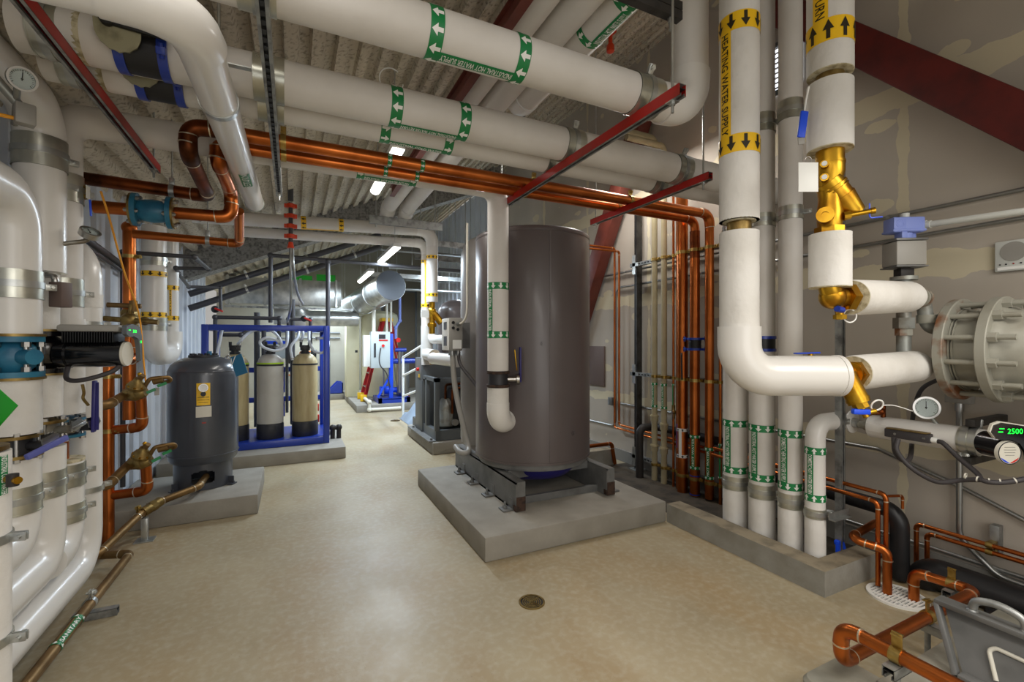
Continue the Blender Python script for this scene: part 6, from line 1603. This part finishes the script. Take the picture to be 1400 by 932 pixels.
# blue pump skid with the white control panel
ps = thing('pump_skid', 'blue pump skid with upright post and white control panel at the far end', 'pump skid', (1.95, 10.4, .15))
MB().bb((1.66, 10.05, .152), (2.35, 10.13, .26)).bb((1.66, 10.7, .152), (2.35, 10.78, .26)).bb((1.66, 10.05, .152), (1.74, 10.78, .26)).bb((2.27, 10.05, .152), (2.35, 10.78, .26)).bb((1.66, 10.05, .23), (2.35, 10.78, .245)).obj('base_frame', M['blue'], ps)
MB().bb((1.90, 10.08, .26), (1.98, 10.16, 1.66), .004).bar((1.66, 10.12, .28), (1.93, 10.12, .75), .04, .04).obj('post', M['bluebright'], ps)
cp = MB().bb((1.50, 10.0, .92), (1.90, 10.22, 1.70), .008).obj('control_panel', M['cabinet'], ps)
MB().bb((1.36, 10.1, .95), (1.50, 10.3, 1.62), .006).obj('side_enclosure', M['white'], ps)
MB().bb((1.66, 9.992, 1.55), (1.80, 10.0, 1.64)).bb((1.56, 9.99, 1.15), (1.60, 10.0, 1.45)).obj('screen', M['dark'], ps)
MB().cyl((1.75, 10.0, 1.40), (1.75, 9.97, 1.40), .03, n=16).bb((1.66, 9.993, 1.50), (1.85, 9.999, 1.53)).obj('red_switch', M['redlight'], ps)
MB().sweep(spline([(1.70, 9.99, 1.35), (1.66, 9.95, 1.1), (1.70, 9.94, .95), (1.82, 9.97, .8), (1.9, 10.0, .5)]), .012, 8).obj('cable', M['rubber'], ps)
MB().cyl((1.75, 10.4, .40), (2.0, 10.4, .40), .09, n=24).cyl((2.0, 10.4, .40), (2.12, 10.4, .40), .06, n=20).obj('motor', M['bluebright'], ps)
MB().cyl((1.8, 10.25, .92), (1.8, 10.25, .3), .02, n=12).cyl((2.15, 10.25, 1.3), (2.15, 10.25, .35), .03, n=14).cyl((2.25, 10.45, 1.3), (2.25, 10.45, .35), .03, n=14).obj('riser_pipes', M['stainless'], ps)
MB().cyl((2.02, 10.3, 1.05), (2.5, 10.3, 1.05), .06, n=18).cyl((2.05, 10.25, 1.3), (2.3, 10.25, 1.3), .045, n=18).obj('blue_valve_body', M['blue'], ps)
MB().cyl((2.1, 10.15, 1.52), (2.1, 10.11, 1.52), .05, n=20).obj('red_wheel', M['redlight'], ps)
MB().lathe([(.12, .26), (.15, .3), (.15, 1.0), (.08, 1.08)], (2.3, 10.62, 0), n=24).obj('pressure_vessel', M['stainless'], ps)
for q, rr_ in (((1.96, 10.0), .03), ((2.04, 10.02), .03)):
    pass
for x, lab in ((1.70, 'left'), ):
    pass
cd = thing('conduit', 'pair of pale conduits rising from the far control panel to the duct', 'conduit', (1.78, 10.1, 1.7))
MB().cyl((1.85, 10.12, 1.70), (1.85, 10.12, 3.0), .025, n=12).obj('tube', M['offwhite'], cd)
MB().cyl((1.94, 10.12, 1.70), (1.94, 10.12, 3.0), .025, n=12).obj('tube', M['offwhite'], cd)
MB().cyl((1.58, 10.14, 1.70), (1.58, 10.14, 2.4), .04, n=12).obj('wide_tube', M['offwhite'], cd)
bp_ = gpipe('blue painted pipe with an offset coming down to the far pump skid', [(2.15, 10.2, 3.0), (2.15, 10.2, 1.95), (2.06, 10.2, 1.8), (2.06, 10.2, 1.55)], .03, m='lavender', name='blue_pipe')
# stepladder
ld = thing('stepladder', 'red fibreglass stepladder with a yellow top behind the control panel', 'ladder', (1.85, 11.0, .15))
top = V((2.0, 11.0, 1.98))
for k in (-1, 1):
    MB().bar((1.44 + .0, 10.85 + k * .25, .16), top + V((-.08, k * .13, 0)), .035, .075).obj('front_rail', M['red'], ld)
    MB().bar((2.45, 10.9 + k * .25, .16), top + V((.08, k * .13, 0)), .03, .05).obj('rear_rail', M['red'], ld)
for i in range(1, 6):
    t = i / 6.0; p = V((1.44, 10.85, .16)).lerp(top + V((-.08, 0, 0)), t); w__ = .25 - .12 * t
    MB().bar(p + V((0, -w__, 0)), p + V((0, w__, 0)), .08, .02).obj('step', M['stainless'], ld)
MB().bb(top + V((-.13, -.17, -.02)), top + V((.13, .17, .06)), .01).obj('top_cap', M['yellow'], ld)
for k in (-1, 1): MB().bb((1.36, 10.82 + k * .25, .152), (1.5, 10.88 + k * .25, .30), .01).obj('yellow_foot', M['yellow'], ld)
# handrail
hr = thing('handrail', 'pale tubular handrail beside the tarp covered ramp', 'railing', (2.05, 9.3, 0))
h0, h1 = V((1.95, 8.95, 0)), V((2.05, 7.9, 0))
for z0, z1 in ((1.18, 1.42), (.82, 1.06), (.42, .66)):
    MB().cyl(h0 + V((0, 0, z0)), h1 + V((0, 0, z1)), .022, n=12).obj('rail', M['white'], hr)
MB().cyl(h0, h0 + V((0, 0, 1.18)), .024, n=12).obj('post', M['white'], hr)
MB().cyl(h1, h1 + V((0, 0, 1.42)), .024, n=12).obj('post', M['white'], hr)
tp = thing('tarp', 'pale blue plastic sheet draped over something low at the foot of the handrail', 'tarp', (2.3, 8.3, 0))
rnd = random.Random(5); R = []
for i in range(13):
    row = []
    for j in range(11):
        x = 1.86 + .95 * j / 10; y = 7.75 + 1.15 * i / 12
        e = min(j, 10 - j, i, 12 - i) / 3.0
        row.append(V((x, y, .01 + min(e, 1) * (.38 + .12 * sin(i * 1.1) * sin(j * .9)) + rnd.uniform(0, .02) * (e > 0))))
    R.append(row)
mb = MB().grid(R, False, False); mb.grid([[p - V((0, 0, .006)) for p in r] for r in R], False, False)
mb.obj('sheet', M['tarp'], tp, sharp=25)
# pipework on the end of the far pad
gpipe('pale plastic drain pipe stepping down off the end of the far pad', [(1.45, 11.2, .22), (1.45, 9.88, .22), (1.45, 9.88, .06), (2.1, 9.86, .06)], .035, m='offwhite', name='plastic_pipe')
# blue wedge shaped bracket on the low pad
bw_ = thing('blue_bracket', 'blue folded steel bracket lying on the low pad by the cream column', 'bracket', (.95, 11.9, .15))
MB().prism([(0, 0), (.42, 0), (.42, .28), (.30, .30)], (.75, 12.42, .152), (1, 0, 0), (0, 0, 1), (0, .03, 0)).prism([(0, 0), (.42, 0), (.42, .28), (.30, .30)], (.75, 12.8, .152), (1, 0, 0), (0, 0, 1), (0, .03, 0)).bb((.75, 12.42, .152), (1.17, 12.83, .17)).bb((1.15, 12.42, .152), (1.17, 12.83, .43)).obj('plates', M['blue'], bw_)
# filters and copper on the far wall
for x, lab in ((.50, 'black wall filter bowl at the far wall, nearer the copper line'), (.80, 'black wall filter bowl at the far wall, nearer the cream column')):
    o = thing('water_filter', lab, 'filter', (x, 13.05, 1.2))
    MB().lathe([(.05, .88), (.06, .90), (.065, 1.12), (.07, 1.14), (.07, 1.22), (.05, 1.25)], (x, 13.05, 0), n=24).obj('bowl', M['black'], o)
    MB().box((x, 13.05, 1.24), (.14, .1, .06), .008).obj('head', M['dark'], o)
    MB().bb((x - .05, 13.12, 1.1), (x + .05, 13.2, 1.24)).obj('bracket', M['galv'], o)
copper('copper line framing the wall filters at the far end', [(.5, 13.1, 1.22), (.18, 13.1, 1.22), (.18, 13.1, .25), (.6, 13.1, .25)], .02)
copper('copper line running low along the far wall behind the softeners', [(-.1, 13.1, .62), (.3, 13.1, .62), (.3, 13.1, .16)], .018)
for z in (1.72, 1.58):
    o = thing('conduit', 'upper thin conduit along the far wall' if z > 1.6 else 'lower thin conduit along the far wall', 'conduit', (.4, 13.15, z))
    MB().cyl((-.3, 13.15, z), (1.16, 13.15, z), .018, n=10).obj('tube', M['darksteel'], o)
o = gpipe('black pipe loop standing behind the far blue pump skid', [(2.15, 12.7, 2.2), (2.55, 12.7, 2.2), (2.55, 12.7, .2)], .04, m='iron', name='black_pipe')
o = thing('dark_door', 'dark brown door panel at the far end right of the cream tank', 'door', (2.75, 13.1, 0))
MB().bb((2.3, 13.12, .152), (3.2, 13.19, 2.9)).obj('leaf', M['backdark'], o)
MB().bb((2.25, 13.10, .152), (2.3, 13.19, 2.95)).bb((3.2, 13.10, .152), (3.25, 13.19, 2.95)).bb((2.25, 13.1, 2.9), (3.25, 13.19, 2.95)).obj('frame', M['darksteel'], o)
# steelwork and trays high at the back right
for i, (x, y, z, L, lab) in enumerate(((2.0, 6.9, 3.02, 1.1, 'grey strut crossing high behind the second tank'), (1.95, 7.6, 2.92, .9, 'grey strut a little lower and farther behind the second tank'))):
    o = thing('strut_rack', lab, 'pipe hanger', (x, y, z))
    mb = MB(); strut_mesh(mb, (x - .1, y, z), (x + L, y, z), h=.09); mb.obj('strut_channel', [M['strut'], M['red'], M['black']], o)
    for xx in (x, x + L - .1): MB().cyl((xx, y, z), (xx, y, roof(xx) + .02), .007, n=8).obj('threaded_rod', M['galv'], o)
ty = thing('cable_tray', 'pale cable tray ladder hung above the far pump skid', 'cable tray', (2.2, 9.6, 2.9))
mb = MB().bar((1.3, 9.6, 2.86), (3.4, 9.6, 2.86), .03, .09).bar((1.3, 10.0, 2.86), (3.4, 10.0, 2.86), .03, .09)
for i in range(12): mb.bar((1.4 + i * .17, 9.6, 2.85), (1.4 + i * .17, 10.0, 2.85), .03, .02)
mb.obj('tray', M['galv'], ty)
for x in (1.6, 2.9): MB().cyl((x, 9.8, 2.85), (x, 9.8, roof(x) + .02), .007, n=8).obj('threaded_rod', M['galv'], ty)
for i, (y, z) in enumerate(((8.9, 3.25), (9.3, 2.55), (8.0, 2.78))):
    o = thing('conduit', ('highest silver conduit crossing behind the far drop pipes', 'silver conduit crossing just right of the round duct', 'silver conduit crossing behind the second tank')[i], 'conduit', (2, y, z))
    MB().cyl((1.5, y, z), (3.4, y, z), .03, n=12).obj('tube', M['conduit'], o)
    for x in (1.9, 3.0): MB().cyl((x, y, z), (x, y, roof(x) + .02), .006, n=8).obj('hanger_rod', M['galv'], o)
# ------------------------------------------------------------------ lamps
def area(name, loc, size, energy, color=(1, .96, .9), rot=(0, 0, 0), shape='RECTANGLE', spread=pi):
    l = bpy.data.lights.new(name, 'AREA'); l.shape = shape; l.size = size[0]; l.size_y = size[1]
    l.energy = energy; l.color = color; l.spread = spread
    o = bpy.data.objects.new(name, l); COL.objects.link(o); o.location = loc; o.rotation_euler = rot
    return o
WARM, COOL = (1, .955, .89), (.74, .87, 1)
def fixture(label, x, y0, y1, z, energy, color=WARM):
    root = thing('strip_light', label, 'light fixture', (x, (y0 + y1) / 2, z))
    MB().bb((x - .05, y0, z), (x + .05, y1, z + .05), .006).obj('housing', M['lamphouse'], root)
    mb = MB(); R = []
    for yy in (y0 + .01, y1 - .01): R.append([V((x + .045 * cos(pi + pi * j / 12), yy, z + .035 * sin(pi + pi * j / 12))) for j in range(13)])
    mb.grid(R, True, True); mb.obj('lens', M['lampglow'], root)
    for yy in (y0 + .15, y1 - .15): MB().cyl((x, yy, z + .05), (x, yy, roof(x) + .02), .004, n=8).obj('suspension_rod', M['galv'], root)
    area('lamp', (x, (y0 + y1) / 2, z - .05), (.1, y1 - y0), energy, color)
    return root
fixture('lit strip light high above the rows, seen through the gap behind the copper pair', .72, 3.45, 4.55, 2.95, 16)
fixture('nearer of two lit strip lights hanging before the round duct', 1.22, 5.95, 7.2, 2.72, 75, COOL)
fixture('farther of two lit strip lights hanging before the round duct', 1.22, 8.1, 9.6, 2.70, 60, COOL)
fixture('small lit strip light low under the far duct', 1.15, 11.6, 12.6, 2.22, 50, COOL)
# bare area lights added out of view over and behind the camera, brightening the foreground
for x, y, z, e in ((.75, .2, 2.55, 19), (-.3, .9, 3.0, 11), (2.45, -.25, 2.5, 27), (.9, -1.4, 2.6, 24), (3.1, -.8, 2.5, 12)):
    area('lamp', (x, y, z), (.5, 1.3), e, WARM)
area('doorway_daylight', (.9, -2.5, 1.5), (2.6, 2.2), 38, (1, .98, .95), (radians(90), 0, 0))  # added fill light behind the camera, brightens faces turned towards it
area('lamp', (3.1, 3.7, 3.5), (.3, 1.1), 34, (1, .97, .93))  # added light above the pipes, brightens the copper riser bank
area('lamp', (3.1, 8.2, 3.0), (.2, 1.2), 100, COOL)  # added light kept out of sight behind the second vessel, brightens the far room
area('lamp', (.6, 12.1, 2.7), (.3, 1.4), 120, COOL)  # added light kept out of sight behind the duct, brightens the far end
# ------------------------------------------------------------------ camera and view
cam = bpy.data.cameras.new('camera'); co = bpy.data.objects.new('camera', cam); COL.objects.link(co)
cam.sensor_width = 36.0; cam.lens = F / 1400 * 36.0; cam.clip_start = .05; cam.clip_end = 100
co.location = (0, 0, EYE); co.rotation_euler = (radians(90), 0, -YAW)
S.camera = co
w = bpy.data.worlds.new('room_world'); S.world = w; w.use_nodes = True
bg = w.node_tree.nodes['Background']; bg.inputs['Color'].default_value = (1.0, .97, .92, 1); bg.inputs['Strength'].default_value = .40
S.view_settings.view_transform = 'Standard'; S.view_settings.look = 'None'
S.view_settings.exposure = 0.06; S.view_settings.gamma = 1.0; S.view_settings.use_curve_mapping = False
S.cycles.use_denoising = True
S.cycles.max_bounces = 8
